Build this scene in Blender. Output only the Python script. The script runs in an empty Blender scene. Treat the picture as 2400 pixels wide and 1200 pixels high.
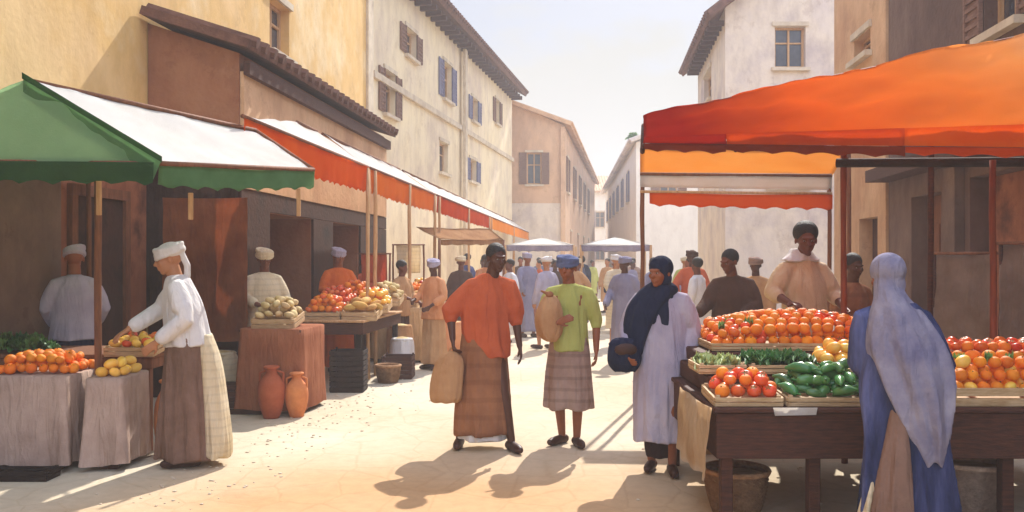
import bpy, bmesh, math, random
from mathutils import Vector, Matrix, noise
R = math.radians
rnd = random.Random(7)
scene = bpy.context.scene
C = scene.collection
# ------------------------------------------------------------------ camera
F = 1200 / math.tan(R(30)); EYE = 1.6
cd = bpy.data.cameras.new('camera'); cam = bpy.data.objects.new('camera', cd); C.objects.link(cam)
cam.location = (0, 0, EYE); cam.rotation_euler = (R(90), 0, 0)
cd.sensor_width = 36; cd.lens = 18 / math.tan(R(30)); cd.shift_y = 10 / 2400
cd.clip_start = 0.1; cd.clip_end = 2000
scene.camera = cam
# ------------------------------------------------------------------ light
SUN_EL, SUN_AZ = R(43), R(17.5)          # azimuth measured from +Y towards +X
w = bpy.data.worlds.new('World'); scene.world = w; w.use_nodes = True
nt = w.node_tree; nt.nodes.clear()
def N(nt, t, **k):
    n = nt.nodes.new(t)
    for a, b in k.items(): setattr(n, a, b)
    return n
out = N(nt, 'ShaderNodeOutputWorld'); bg = N(nt, 'ShaderNodeBackground'); bg.inputs[1].default_value = 0.11
sky = N(nt, 'ShaderNodeTexSky', sky_type='NISHITA', sun_disc=False, sun_elevation=SUN_EL, sun_rotation=SUN_AZ, dust_density=2.5)
tc = N(nt, 'ShaderNodeTexCoord'); sep = N(nt, 'ShaderNodeSeparateXYZ')
mp = N(nt, 'ShaderNodeMapping'); mp.inputs['Scale'].default_value = (2.6, 2.6, 5.0)
nz = N(nt, 'ShaderNodeTexNoise'); nz.inputs['Scale'].default_value = 1.6; nz.inputs['Detail'].default_value = 9; nz.inputs['Roughness'].default_value = .6
nt.links.new(tc.outputs['Generated'], mp.inputs[0]); nt.links.new(mp.outputs[0], nz.inputs['Vector'])
nt.links.new(tc.outputs['Generated'], sep.inputs[0])
# cloud cover falls with height above the horizon
m1 = N(nt, 'ShaderNodeMath', operation='MULTIPLY'); m1.inputs[1].default_value = -2.6
m2 = N(nt, 'ShaderNodeMath', operation='ADD'); m2.inputs[1].default_value = .58
m3 = N(nt, 'ShaderNodeMath', operation='ADD')
mr = N(nt, 'ShaderNodeMapRange'); mr.inputs['From Min'].default_value = .42; mr.inputs['From Max'].default_value = .54
mr.inputs['To Min'].default_value = .12; mr.inputs['To Max'].default_value = .96
nt.links.new(sep.outputs[2], m1.inputs[0]); nt.links.new(m1.outputs[0], m2.inputs[0]); nt.links.new(m2.outputs[0], m3.inputs[0]); nt.links.new(nz.outputs[0], m3.inputs[1])
nt.links.new(m3.outputs[0], mr.inputs[0])
veil = N(nt, 'ShaderNodeMix', data_type='RGBA'); veil.inputs[0].default_value = .85
# pale sky towards the sun; brighter blue behind the viewer added as fill light
sky_y = N(nt, 'ShaderNodeMapRange'); sky_y.inputs['From Min'].default_value = -.1; sky_y.inputs['From Max'].default_value = .7
skc = N(nt, 'ShaderNodeMix', data_type='RGBA'); skc.inputs[6].default_value = (7.6, 8.8, 12.0, 1); skc.inputs[7].default_value = (1.85, 2.0, 2.45, 1)
nt.links.new(sep.outputs[1], sky_y.inputs[0]); nt.links.new(sky_y.outputs[0], skc.inputs[0]); nt.links.new(skc.outputs[2], veil.inputs[7])
cl = N(nt, 'ShaderNodeMix', data_type='RGBA'); cl.inputs[7].default_value = (3.2, 3.15, 3.02, 1)
nt.links.new(sky.outputs[0], veil.inputs[6]); nt.links.new(veil.outputs[2], cl.inputs[6])
nt.links.new(mr.outputs[0], cl.inputs[0]); nt.links.new(cl.outputs[2], bg.inputs[0]); nt.links.new(bg.outputs[0], out.inputs[0])
sd = bpy.data.lights.new('sun', 'SUN'); sd.energy = 3.05; sd.angle = R(.6); sd.color = (1, .955, .89)
sun = bpy.data.objects.new('sun', sd); C.objects.link(sun)
sv = Vector((math.sin(SUN_AZ) * math.cos(SUN_EL), math.cos(SUN_AZ) * math.cos(SUN_EL), math.sin(SUN_EL)))
sun.rotation_euler = sv.to_track_quat('Z', 'Y').to_euler()
vs = scene.view_settings; vs.view_transform = 'Standard'; vs.look = 'None'; vs.gamma = 1; vs.exposure = 1.15
scene.cycles.max_bounces = 8; scene.cycles.diffuse_bounces = 5; scene.cycles.use_denoising = True
scene.cycles.sample_clamp_indirect = 6; scene.cycles.volume_bounces = 1

# ------------------------------------------------------------------ materials
MATS = {}
def srgb(h):
    h = h.lstrip('#'); v = [int(h[i:i+2], 16) / 255 for i in (0, 2, 4)]
    return tuple((c / 12.92 if c <= .04045 else ((c + .055) / 1.055) ** 2.4) for c in v)
def mat(name, a, b=None, scale=6, rough=.85, bump=.0, bscale=40, trans=0, c=None, stretch=(1, 1, 1), detail=6, metal=0, spec=.3, weave=0, randomise=0, folds=0, stain=0):
    if name in MATS: return MATS[name]
    m = bpy.data.materials.new(name); m.use_nodes = True; t = m.node_tree; t.nodes.clear(); L = t.links.new
    o = N(t, 'ShaderNodeOutputMaterial'); p = N(t, 'ShaderNodeBsdfPrincipled')
    p.inputs['Roughness'].default_value = rough; p.inputs['Metallic'].default_value = metal
    p.inputs['Specular IOR Level'].default_value = spec
    co = N(t, 'ShaderNodeTexCoord'); mpn = N(t, 'ShaderNodeMapping'); mpn.inputs['Scale'].default_value = stretch
    L(co.outputs['Object'], mpn.inputs[0])
    n1 = N(t, 'ShaderNodeTexNoise'); n1.inputs['Scale'].default_value = scale; n1.inputs['Detail'].default_value = detail; n1.inputs['Roughness'].default_value = .62
    L(mpn.outputs[0], n1.inputs['Vector'])
    cr = N(t, 'ShaderNodeValToRGB'); e = cr.color_ramp.elements
    b = b or tuple(x * .75 for x in a)
    e[0].position = .34; e[0].color = (*a, 1); e[1].position = .66; e[1].color = (*b, 1)
    if c: x = e.new(.5); x.color = (*c, 1)
    L(n1.outputs[0], cr.inputs[0]); col = cr.outputs[0]
    if randomise:
        oi = N(t, 'ShaderNodeObjectInfo'); hs = N(t, 'ShaderNodeHueSaturation')
        r1 = N(t, 'ShaderNodeMapRange'); r1.inputs['To Min'].default_value = .5 - randomise * .008; r1.inputs['To Max'].default_value = .5 + randomise * .05
        r2 = N(t, 'ShaderNodeMapRange'); r2.inputs['To Min'].default_value = 1 - randomise * .4; r2.inputs['To Max'].default_value = 1 + randomise * .35
        mm = N(t, 'ShaderNodeMath', operation='MULTIPLY'); mm.inputs[1].default_value = 7.31
        fr = N(t, 'ShaderNodeMath', operation='FRACT')
        L(oi.outputs['Random'], r1.inputs[0]); L(oi.outputs['Random'], mm.inputs[0]); L(mm.outputs[0], fr.inputs[0]); L(fr.outputs[0], r2.inputs[0])
        L(r1.outputs[0], hs.inputs['Hue']); L(r2.outputs[0], hs.inputs['Value']); L(col, hs.inputs['Color']); col = hs.outputs[0]
    if stain:
        ms = N(t, 'ShaderNodeMapping'); ms.inputs['Scale'].default_value = (1.1, 1.1, .45); L(co.outputs['Object'], ms.inputs[0])
        n4 = N(t, 'ShaderNodeTexNoise'); n4.inputs['Scale'].default_value = 2.2; n4.inputs['Detail'].default_value = 10; n4.inputs['Roughness'].default_value = .7; L(ms.outputs[0], n4.inputs['Vector'])
        r4 = N(t, 'ShaderNodeValToRGB'); q = r4.color_ramp.elements; q[0].position = .36; q[0].color = (1-stain*.3, 1-stain*.34, 1-stain*.36, 1); q[1].position = .56; q[1].color = (1, 1, 1, 1); L(n4.outputs[0], r4.inputs[0])
        n5 = N(t, 'ShaderNodeTexNoise'); n5.inputs['Scale'].default_value = 1.7; n5.inputs['Detail'].default_value = 12; n5.inputs['Roughness'].default_value = .75; L(co.outputs['Object'], n5.inputs['Vector'])
        r5 = N(t, 'ShaderNodeValToRGB'); q = r5.color_ramp.elements; q[0].position = .585; q[0].color = (1, 1, 1, 1); q[1].position = .6; q[1].color = (1-stain*.2, 1-stain*.25, 1-stain*.28, 1); L(n5.outputs[0], r5.inputs[0])
        k1 = N(t, 'ShaderNodeMix', data_type='RGBA', blend_type='MULTIPLY'); k1.inputs[0].default_value = 1; L(col, k1.inputs[6]); L(r4.outputs[0], k1.inputs[7])
        k2 = N(t, 'ShaderNodeMix', data_type='RGBA', blend_type='MULTIPLY'); k2.inputs[0].default_value = 1; L(k1.outputs[2], k2.inputs[6]); L(r5.outputs[0], k2.inputs[7]); col = k2.outputs[2]
    L(col, p.inputs['Base Color'])
    if bump:
        n2 = N(t, 'ShaderNodeTexNoise'); n2.inputs['Scale'].default_value = bscale; n2.inputs['Detail'].default_value = 5
        L(mpn.outputs[0], n2.inputs['Vector'])
        bp = N(t, 'ShaderNodeBump'); bp.inputs['Strength'].default_value = bump; bp.inputs['Distance'].default_value = .02
        L(n2.outputs[0], bp.inputs['Height']); L(bp.outputs[0], p.inputs['Normal'])
        if folds:
            m3 = N(t, 'ShaderNodeMapping'); m3.inputs['Scale'].default_value = (1, 1, .22); L(co.outputs['Object'], m3.inputs[0]); n3 = N(t, 'ShaderNodeTexNoise'); n3.inputs['Scale'].default_value = 13; n3.inputs['Detail'].default_value = 3; n3.inputs['Distortion'].default_value = .8
            L(m3.outputs[0], n3.inputs['Vector']); b3 = N(t, 'ShaderNodeBump'); b3.inputs['Strength'].default_value = .75; b3.inputs['Distance'].default_value = .045; L(n3.outputs[0], b3.inputs['Height']); L(bp.outputs[0], b3.inputs['Normal']); L(b3.outputs[0], p.inputs['Normal'])
    if trans:
        tr = N(t, 'ShaderNodeBsdfTranslucent'); L(col, tr.inputs[0]); mx = N(t, 'ShaderNodeMixShader'); mx.inputs[0].default_value = trans
        L(p.outputs[0], mx.inputs[1]); L(tr.outputs[0], mx.inputs[2]); L(mx.outputs[0], o.inputs[0])
    else: L(p.outputs[0], o.inputs[0])
    MATS[name] = m; return m
def cloth(name, h, h2=None, trans=.25, scale=3, rough=.9): 
    a = srgb(h); b = srgb(h2) if h2 else tuple(x * .8 for x in a)
    return mat(name, a, b, scale=scale, rough=rough, bump=.25, bscale=90, trans=trans, spec=0 if name.endswith('canvas') else .08, folds=not name.endswith('canvas'))
def stripe(m, sc, amt):
    t = m.node_tree; pr = [n for n in t.nodes if n.type == 'BSDF_PRINCIPLED'][0]; src = pr.inputs['Base Color'].links[0].from_socket; co = N(t, 'ShaderNodeTexCoord')
    wv = N(t, 'ShaderNodeTexWave', bands_direction='Z'); wv.inputs['Scale'].default_value = sc; wv.inputs['Distortion'].default_value = 1.2; wv.inputs['Detail'].default_value = 2; t.links.new(co.outputs['Object'], wv.inputs[0])
    r = N(t, 'ShaderNodeValToRGB'); q = r.color_ramp.elements; q[0].position = .1; q[0].color = (1-amt, 1-amt, 1-amt, 1); q[1].position = .3; q[1].color = (1, 1, 1, 1); t.links.new(wv.outputs[0], r.inputs[0])
    mx = N(t, 'ShaderNodeMix', data_type='RGBA', blend_type='MULTIPLY'); mx.inputs[0].default_value = 1; t.links.new(src, mx.inputs[6]); t.links.new(r.outputs[0], mx.inputs[7]); t.links.new(mx.outputs[2], pr.inputs['Base Color'])
def wood(name, a, b, st=(1, 1, 8), sc=5): return mat(name, a, b, scale=sc, rough=.7, bump=.35, bscale=22, stretch=st)
M = dict(
 yellow=mat('yellow_plaster', srgb('#e9c387'), srgb('#f0d7a6'), stain=0.45, c=srgb('#dfb46c'), scale=.45, bump=.18, bscale=14, detail=9),
 cream=mat('cream_plaster', srgb('#eddab0'), srgb('#d3bfa6'), stain=0.5, c=srgb('#e8d6b2'), scale=.42, bump=.35, bscale=12, detail=10),
 mauve=mat('mauve_plaster', srgb('#d2c3b8'), srgb('#c4b4ac'), stain=0.55, c=srgb('#e0d0ba'), scale=.5, bump=.35, bscale=12, detail=10),
 tan=mat('tan_plaster', srgb('#dcb48c'), srgb('#caa381'), stain=0.6, scale=.6, bump=.3, bscale=14, detail=9),
 pale=mat('pale_plaster', srgb('#efe5d3'), srgb('#e6dccd'), stain=0.3, scale=.4, bump=.2, bscale=10),
 brownwall=mat('brown_plaster', srgb('#8f5b3e'), srgb('#a2704d'), stain=0.6, c=srgb('#9a6442'), scale=1.1, bump=.5, bscale=18, detail=9),
 ochre=mat('ochre_plaster', srgb('#d8b085'), srgb('#c1936a'), stain=0.6, scale=.9, bump=.4, bscale=16, detail=9),
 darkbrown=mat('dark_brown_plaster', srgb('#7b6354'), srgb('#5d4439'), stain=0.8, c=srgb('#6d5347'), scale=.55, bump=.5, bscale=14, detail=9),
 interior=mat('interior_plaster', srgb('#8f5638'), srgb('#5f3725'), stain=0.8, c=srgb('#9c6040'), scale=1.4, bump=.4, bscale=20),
 paintedshade=mat('painted_shade_plaster', srgb('#3d261b'), srgb('#2a1a13'), c=srgb('#4a2e20'), scale=1.6, bump=.4, bscale=20),  # dark brown that stands for shade below the awnings and in the doorway
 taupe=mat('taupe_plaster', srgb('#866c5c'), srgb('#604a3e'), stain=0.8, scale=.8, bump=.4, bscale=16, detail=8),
 rooftile=mat('old_roof_tiles', srgb('#7a5443'), srgb('#5b3c30'), scale=5, bump=.5, bscale=30, rough=.9, stretch=(1, 3, 1)),
 glass=mat('window_glass', (.03, .035, .05), (.06, .065, .08), rough=.12, spec=.6),
 shutter=mat('blue_shutter_paint', srgb('#7f7d92'), srgb('#6a6780'), scale=8, bump=.2, stretch=(1, 1, 6)),
 brownshutter=mat('brown_shutter_paint', srgb('#8a6a58'), srgb('#705043'), scale=8, bump=.2, stretch=(1, 1, 6)),
 stone=mat('stone_trim', srgb('#d8c8ac'), srgb('#bba88f'), scale=3, bump=.3),
 darkwood=wood('dark_wood', srgb('#5a3322'), srgb('#3a2117'), st=(1.5, 8, 14)),
 midwood=wood('brown_wood', srgb('#855334'), srgb('#6a4028'), st=(6, 6, 1)),
 lightwood=wood('pale_wood', srgb('#cfa678'), srgb('#b48556'), st=(8, 8, 1)),
 cratewood=wood('crate_wood', srgb('#d2b48a'), srgb('#b18f63'), st=(2, 8, 14)),
 redwood=wood('red_brown_wood', srgb('#86452a'), srgb('#6b3521'), st=(8, 8, 1)),
 wicker=mat('wicker', srgb('#dcc3ae'), srgb('#bda28d'), scale=24, bump=.8, bscale=60),
 tanwicker=mat('tan_wicker', srgb('#b98f66'), srgb('#946b4a'), scale=24, bump=.8, bscale=60),
 clay=mat('terracotta', srgb('#d98a52'), srgb('#c06f3f'), scale=5, bump=.2),
 redclay=mat('rust_red_clay', srgb('#b5603c'), srgb('#9a4a2c'), scale=5, bump=.2),
 blackwood=mat('blackened_wood', srgb('#33241d'), srgb('#221814'), scale=6, bump=.4),
 orange=mat('orange_peel', (.86, .22, .012), (.8, .15, .01), scale=12, rough=.55, bump=.25, bscale=260, spec=.25, randomise=.35),
 tomato=mat('tomato_skin', (.72, .06, .02), (.75, .11, .02), scale=9, rough=.35, spec=.3, randomise=.4),
 lemon=mat('mango_skin', (.9, .42, .05), (.88, .52, .1), scale=9, rough=.4, spec=.4, randomise=.4),
 pepper=mat('green_pepper_skin', (.055, .16, .04), (.11, .24, .06), scale=6, rough=.25, spec=.5, randomise=.8),
 leaf=mat('lettuce_leaf', (.13, .26, .06), (.24, .36, .11), scale=9, rough=.55, trans=.25, randomise=.5),
 darkleaf=mat('dark_green_leaf', (.04, .12, .035), (.09, .2, .055), scale=9, rough=.5, trans=.2, randomise=.5),
 cabbage=mat('pale_cabbage_leaf', (.34, .42, .14), (.46, .5, .22), scale=7, rough=.5, trans=.15),
 stalk=mat('stalk_green', (.08, .14, .03)),
 bread=mat('bread_crust', srgb('#d9a766'), srgb('#c48a49'), scale=7, bump=.3, randomise=.5),
 potato=mat('potato_skin', srgb('#d9bd8c'), srgb('#bf9d6b'), scale=10, bump=.2, randomise=.4),
 paper=mat('white_paper', srgb('#e8e4dc'), srgb('#d8d0c4'), trans=.2),
 metal=mat('worn_metal', srgb('#8a8784'), srgb('#6c6762'), metal=.8, rough=.45),
 leather=mat('brown_leather', srgb('#4a281a'), srgb('#33190f'), rough=.5),
 eyewhite=mat('eye_white', (.38, .34, .3), (.34, .3, .26), rough=.5), iris=mat('iris', (.02, .012, .008), rough=.2),
 hair=mat('black_hair', (.016, .012, .01), (.03, .022, .018), scale=40, rough=.6, bump=.6, bscale=120),
)
def skin(name, h):
    a = srgb(h); return mat(name, a, tuple(x * .85 for x in a), scale=14, rough=.55, bump=.08, bscale=180, spec=.35)
SK = [skin('dark_skin', '#6e3c26'), skin('warm_brown_skin', '#8f5232'), skin('tan_skin', '#b67c55'), skin('deep_skin', '#54301f')]

# ------------------------------------------------------------------ mesh helpers
def link(name, me, m=None, parent=None, smooth=False):
    o = bpy.data.objects.new(name, me); C.objects.link(o)
    if parent: o.parent = parent
    for x in (m if isinstance(m, (list, tuple)) else [m] if m else []): me.materials.append(x)
    if smooth: me.shade_smooth()
    return o
def tag(o, label=None, cat=None, group=None, kind=None):
    for k, v in (('label', label), ('category', cat), ('group', group), ('kind', kind)):
        if v: o[k] = v
    return o
def thing(name, label, cat, loc=(0, 0, 0), rz=0, group=None):
    o = bpy.data.objects.new(name, None); C.objects.link(o); o.empty_display_size = .2
    o.location = loc; o.rotation_euler = (0, 0, rz); return tag(o, label, cat, group)
def fin(bm, name, m=None, parent=None, smooth=False):
    me = bpy.data.meshes.new(name); bmesh.ops.recalc_face_normals(bm, faces=bm.faces); bm.to_mesh(me); bm.free()
    return link(name, me, m, parent, smooth)
def bx(bm, x0, x1, y0, y1, z0, z1, mi=0, rot=None):
    c = Vector(((x0+x1)/2, (y0+y1)/2, (z0+z1)/2)); g = bmesh.ops.create_cube(bm, size=1)
    for v in g['verts']:
        p = Vector((v.co.x*(x1-x0), v.co.y*(y1-y0), v.co.z*(z1-z0)))
        v.co = (rot @ p if rot else p) + c
    for f in {f for v in g['verts'] for f in v.link_faces}: f.material_index = mi
def bevbox(x0, x1, y0, y1, z0, z1, b=.01):
    bm = bmesh.new(); bx(bm, x0, x1, y0, y1, z0, z1)
    bmesh.ops.bevel(bm, geom=bm.edges[:], offset=b, segments=1, affect='EDGES'); return bm
def frame(d):
    d = d.normalized(); u = d.cross(Vector((0, 0, 1)) if abs(d.z) < .95 else Vector((0, 1, 0))).normalized(); return u, d.cross(u).normalized()
def tube(bm, pts, rs, n=10, cap=True):
    """tapered round tube through pts with rounded ends"""
    pts = [Vector(p) for p in pts]
    if not isinstance(rs, (list, tuple)): rs = [rs] * len(pts)
    if cap:
        a, b = pts[0], pts[-1]; da = (pts[0]-pts[1]).normalized(); db = (pts[-1]-pts[-2]).normalized()
        pre = [(a + da*rs[0]*math.sin(t), rs[0]*math.cos(t)) for t in (1.45, 1.0, .5)]
        post = [(b + db*rs[-1]*math.sin(t), rs[-1]*math.cos(t)) for t in (.5, 1.0, 1.45)]
        P = [p for p, _ in pre] + pts + [p for p, _ in post]; Q = [r for _, r in pre] + list(rs) + [r for _, r in post]
    else: P, Q = pts, list(rs)
    rings = []; u0 = None
    for i, p in enumerate(P):
        d = (P[min(i+1, len(P)-1)] - P[max(i-1, 0)])
        if d.length < 1e-9: d = Vector((0, 0, 1))
        d.normalize()
        if u0 is None: u0, _ = frame(d)
        u0 = (u0 - d*u0.dot(d)).normalized(); v0 = d.cross(u0)
        rings.append([bm.verts.new(p + (u0*math.cos(2*math.pi*k/n) + v0*math.sin(2*math.pi*k/n))*Q[i]) for k in range(n)])
    for a, b in zip(rings, rings[1:]):
        for k in range(n): bm.faces.new((a[k], a[(k+1) % n], b[(k+1) % n], b[k]))
    bm.faces.new(rings[0][::-1]); bm.faces.new(rings[-1])
def ell(bm, c, r, rot=None, sub=2):
    g = bmesh.ops.create_icosphere(bm, subdivisions=sub, radius=1)
    for v in g['verts']:
        p = Vector((v.co.x*r[0], v.co.y*r[1], v.co.z*r[2])); v.co = (rot @ p if rot else p) + Vector(c)
def interp(keys, t):
    """smooth interpolation of tuples keyed by position 0..1"""
    n = len(keys) - 1; x = t * n; i = min(int(x), n - 1); f = x - i
    k = lambda j: keys[max(0, min(n, j))]
    o = []
    for a, b, c, d in zip(k(i-1), k(i), k(i+1), k(i+2)):
        o.append(.5*((2*b) + (-a+c)*f + (2*a-5*b+4*c-d)*f*f + (-a+3*b-3*c+d)*f**3))
    return o
def loft(bm, keys, n=64, lev=34, seed=0, kf=(7, 11, 17)):
    """keys: (cx, cy, z, rx, ry, fold) top to bottom, a draped closed volume"""
    rr = random.Random(seed); ph = [rr.uniform(0, 6.28) for _ in range(6)]; rings = []
    for j in range(lev + 1):
        cx, cy, z, rx, ry, fo = interp(keys, j / lev); ring = []
        for k in range(n):
            a = 2*math.pi*k/n
            s = 1 + fo*(.5*math.sin(kf[0]*a+ph[0]+2.2*z*ph[3]*.3) + .38*math.sin(kf[1]*a+ph[1]-1.7*z) + .25*math.sin(kf[2]*a+ph[2]+2.6*z) + .3*math.sin(3*a+ph[4]+z))
            ring.append(bm.verts.new((cx+rx*s*math.cos(a), cy+ry*s*math.sin(a), z+fo*.12*math.sin(5*a+ph[5]))))
        rings.append(ring)
    for a, b in zip(rings, rings[1:]):
        for k in range(n): bm.faces.new((a[k], a[(k+1) % n], b[(k+1) % n], b[k]))
    bm.faces.new(rings[0][::-1]); bm.faces.new(rings[-1])
def remesh(bm, name, voxel, smooth, m, parent=None, k=1.0):
    """one continuous surface from overlapping volumes"""
    me = bpy.data.meshes.new(name); bmesh.ops.recalc_face_normals(bm, faces=bm.faces); bm.to_mesh(me); bm.free()
    t = bpy.data.objects.new('t', me); C.objects.link(t)
    a = t.modifiers.new('r', 'REMESH'); a.mode = 'VOXEL'; a.voxel_size = voxel
    if smooth: s = t.modifiers.new('s', 'SMOOTH'); s.factor = .5; s.iterations = smooth
    dg = bpy.context.evaluated_depsgraph_get(); ev = t.evaluated_get(dg)
    nm = bpy.data.meshes.new_from_object(ev, depsgraph=dg); nm.name = name
    bpy.data.objects.remove(t); bpy.data.meshes.remove(me)
    if k != 1: nm.transform(Matrix.Scale(k, 4))
    nm.materials.clear(); return link(name, nm, m, parent, True)
def S(lat, y, z=0): return Vector((.0962*y + lat, y, z))     # street frame: metres right of the street axis, metres along
def P(px, py, d): return Vector(((px-1200)/F*d, d, EYE + (610-py)/F*d))
def copy_tree(o, parent=None):
    c = o.copy(); C.objects.link(c); c.parent = parent
    for ch in list(o.children): copy_tree(ch, c)
    return c

# ------------------------------------------------------------------ ground
def ground_mat():
    m = bpy.data.materials.new('dusty_paving'); m.use_nodes = True; t = m.node_tree; L = t.links.new; p = t.nodes['Principled BSDF']
    co = N(t, 'ShaderNodeTexCoord'); n1 = N(t, 'ShaderNodeTexNoise'); n1.inputs['Scale'].default_value = .35; n1.inputs['Detail'].default_value = 9
    L(co.outputs['Object'], n1.inputs['Vector']); cr = N(t, 'ShaderNodeValToRGB'); e = cr.color_ramp.elements
    e[0].position = .36; e[0].color = (*srgb('#c2b092'), 1); e[1].position = .62; e[1].color = (*srgb('#cec2aa'), 1); L(n1.outputs[0], cr.inputs[0])
    n2 = N(t, 'ShaderNodeTexNoise'); n2.inputs['Scale'].default_value = 9; n2.inputs['Detail'].default_value = 8; n2.inputs['Roughness'].default_value = .7
    L(co.outputs['Object'], n2.inputs['Vector'])
    # worn stone setts, irregular
    mp = N(t, 'ShaderNodeMapping'); mp.inputs['Scale'].default_value = (1.25, .9, 1); mp.inputs['Rotation'].default_value = (0, 0, .1); L(co.outputs['Object'], mp.inputs[0])
    wob = N(t, 'ShaderNodeMix', data_type='VECTOR'); wob.inputs[0].default_value = .06; L(mp.outputs[0], wob.inputs[4]); L(n2.outputs['Color'], wob.inputs[5])
    vo = N(t, 'ShaderNodeTexVoronoi', feature='DISTANCE_TO_EDGE'); vo.inputs['Scale'].default_value = 2.1; vo.inputs['Randomness'].default_value = .75; L(wob.outputs[1], vo.inputs['Vector'])
    jr = N(t, 'ShaderNodeMapRange'); jr.inputs['From Max'].default_value = .035; jr.inputs['To Min'].default_value = .0; jr.inputs['To Max'].default_value = 1; L(vo.outputs[0], jr.inputs[0])
    # warm spilled sand over the setts near the front
    vm = N(t, 'ShaderNodeVectorMath', operation='DISTANCE'); vm.inputs[1].default_value = (-.6, 5.0, 0); L(co.outputs['Object'], vm.inputs[0])
    va = N(t, 'ShaderNodeMath', operation='MULTIPLY_ADD'); va.inputs[1].default_value = 2.2; L(n1.outputs[0], va.inputs[0]); L(vm.outputs['Value'], va.inputs[2])
    vr = N(t, 'ShaderNodeMapRange'); vr.inputs['From Min'].default_value = 2.2; vr.inputs['From Max'].default_value = 4.3; vr.inputs['To Min'].default_value = .85; vr.inputs['To Max'].default_value = 0; L(va.outputs[0], vr.inputs[0])
    sm = N(t, 'ShaderNodeMix', data_type='RGBA'); sm.inputs[7].default_value = (*srgb('#bb8f60'), 1); L(vr.outputs[0], sm.inputs[0]); L(cr.outputs[0], sm.inputs[6])
    jm = N(t, 'ShaderNodeMix', data_type='RGBA', blend_type='MULTIPLY'); jm.inputs[0].default_value = 1
    jc = N(t, 'ShaderNodeMix', data_type='RGBA'); jc.inputs[6].default_value = (.93, .91, .88, 1); jc.inputs[7].default_value = (1, 1, 1, 1); L(jr.outputs[0], jc.inputs[0])
    L(sm.outputs[2], jm.inputs[6]); L(jc.outputs[2], jm.inputs[7])
    sp = N(t, 'ShaderNodeMix', data_type='RGBA', blend_type='MULTIPLY'); sp.inputs[0].default_value = 1
    sr = N(t, 'ShaderNodeMapRange'); sr.inputs['From Min'].default_value = .3; sr.inputs['From Max'].default_value = .6; sr.inputs['To Min'].default_value = .86; L(n2.outputs[0], sr.inputs[0])
    L(jm.outputs[2], sp.inputs[6]); L(sr.outputs[0], sp.inputs[7]); L(sp.outputs[2], p.inputs['Base Color'])
    p.inputs['Roughness'].default_value = .9; p.inputs['Specular IOR Level'].default_value = .2
    ad = N(t, 'ShaderNodeMath', operation='MULTIPLY_ADD'); ad.inputs[1].default_value = .5; L(jr.outputs[0], ad.inputs[0]); L(n2.outputs[0], ad.inputs[2])
    b = N(t, 'ShaderNodeBump'); b.inputs['Strength'].default_value = .22; b.inputs['Distance'].default_value = .015; L(ad.outputs[0], b.inputs['Height']); L(b.outputs[0], p.inputs['Normal'])
    return m
bm = bmesh.new(); bmesh.ops.create_grid(bm, x_segments=60, y_segments=60, size=1)
for v in bm.verts: v.co.x = v.co.x*400; v.co.y = 300 + v.co.y*400
for v in bm.verts: v.co.z = 0
tag(fin(bm, 'ground', ground_mat()), kind='structure')
bm = bmesh.new(); rg = random.Random(3)
for i in range(700):
    y = rg.uniform(4.5, 18); lat = rg.choice([rg.gauss(-2.7, .3), rg.gauss(-2.9, .2), rg.gauss(1.5, .5)]); p = S(lat, y); r = rg.uniform(.004, .014)
    g = bmesh.ops.create_icosphere(bm, subdivisions=1, radius=r)
    for v in g['verts']: v.co = Vector((v.co.x*1.3, v.co.y, v.co.z*.6)) + p + Vector((0, 0, r*.3))
tag(fin(bm, 'gravel', M['stone']), 'scattered grit and small stones on the pale paving', 'gravel', kind='stuff')

# ------------------------------------------------------------------ buildings
def wall_face(bm, A, B, z0, z1, holes, depth=.22, top=None):
    """upright wall from A to B (looking at its outside A is left); holes (u0,u1,z0,z1) get real reveals"""
    A = Vector(A).to_2d(); B = Vector(B).to_2d(); L = (B-A).length; d = (B-A)/L; nrm = Vector((d.y, -d.x))
    us = sorted({0, L, *[h[0] for h in holes], *[h[1] for h in holes]}); zs = sorted({z0, z1, *[h[2] for h in holes], *[h[3] for h in holes]})
    def pt(u, z, dep=0): q = A + d*u - nrm*dep; return Vector((q.x, q.y, z))
    for i in range(len(us)-1):
        for j in range(len(zs)-1):
            uc, zc = (us[i]+us[i+1])/2, (zs[j]+zs[j+1])/2
            if any(h[0] < uc < h[1] and h[2] < zc < h[3] for h in holes): continue
            bm.faces.new([bm.verts.new(pt(u, z)) for u, z in ((us[i], zs[j]), (us[i+1], zs[j]), (us[i+1], zs[j+1]), (us[i], zs[j+1]))])
    for h in holes:
        c = [(h[0], h[2]), (h[1], h[2]), (h[1], h[3]), (h[0], h[3])]
        for k in range(4):
            a, b = c[k], c[(k+1) % 4]; bm.faces.new([bm.verts.new(x) for x in (pt(*a), pt(*b), pt(*b, depth), pt(*a, depth))])
    return A, d, nrm
def oriented(bm, A, d, nrm, u0, u1, o0, o1, z0, z1):
    """box in a wall's frame: along u, outwards o, up z"""
    vs = [bm.verts.new(Vector((*(A + d*u + nrm*o), z))) for u in (u0, u1) for o in (o0, o1) for z in (z0, z1)]
    for f in ((0, 1, 3, 2), (4, 6, 7, 5), (0, 4, 5, 1), (2, 3, 7, 6), (0, 2, 6, 4), (1, 5, 7, 3)): bm.faces.new([vs[i] for i in f])
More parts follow.
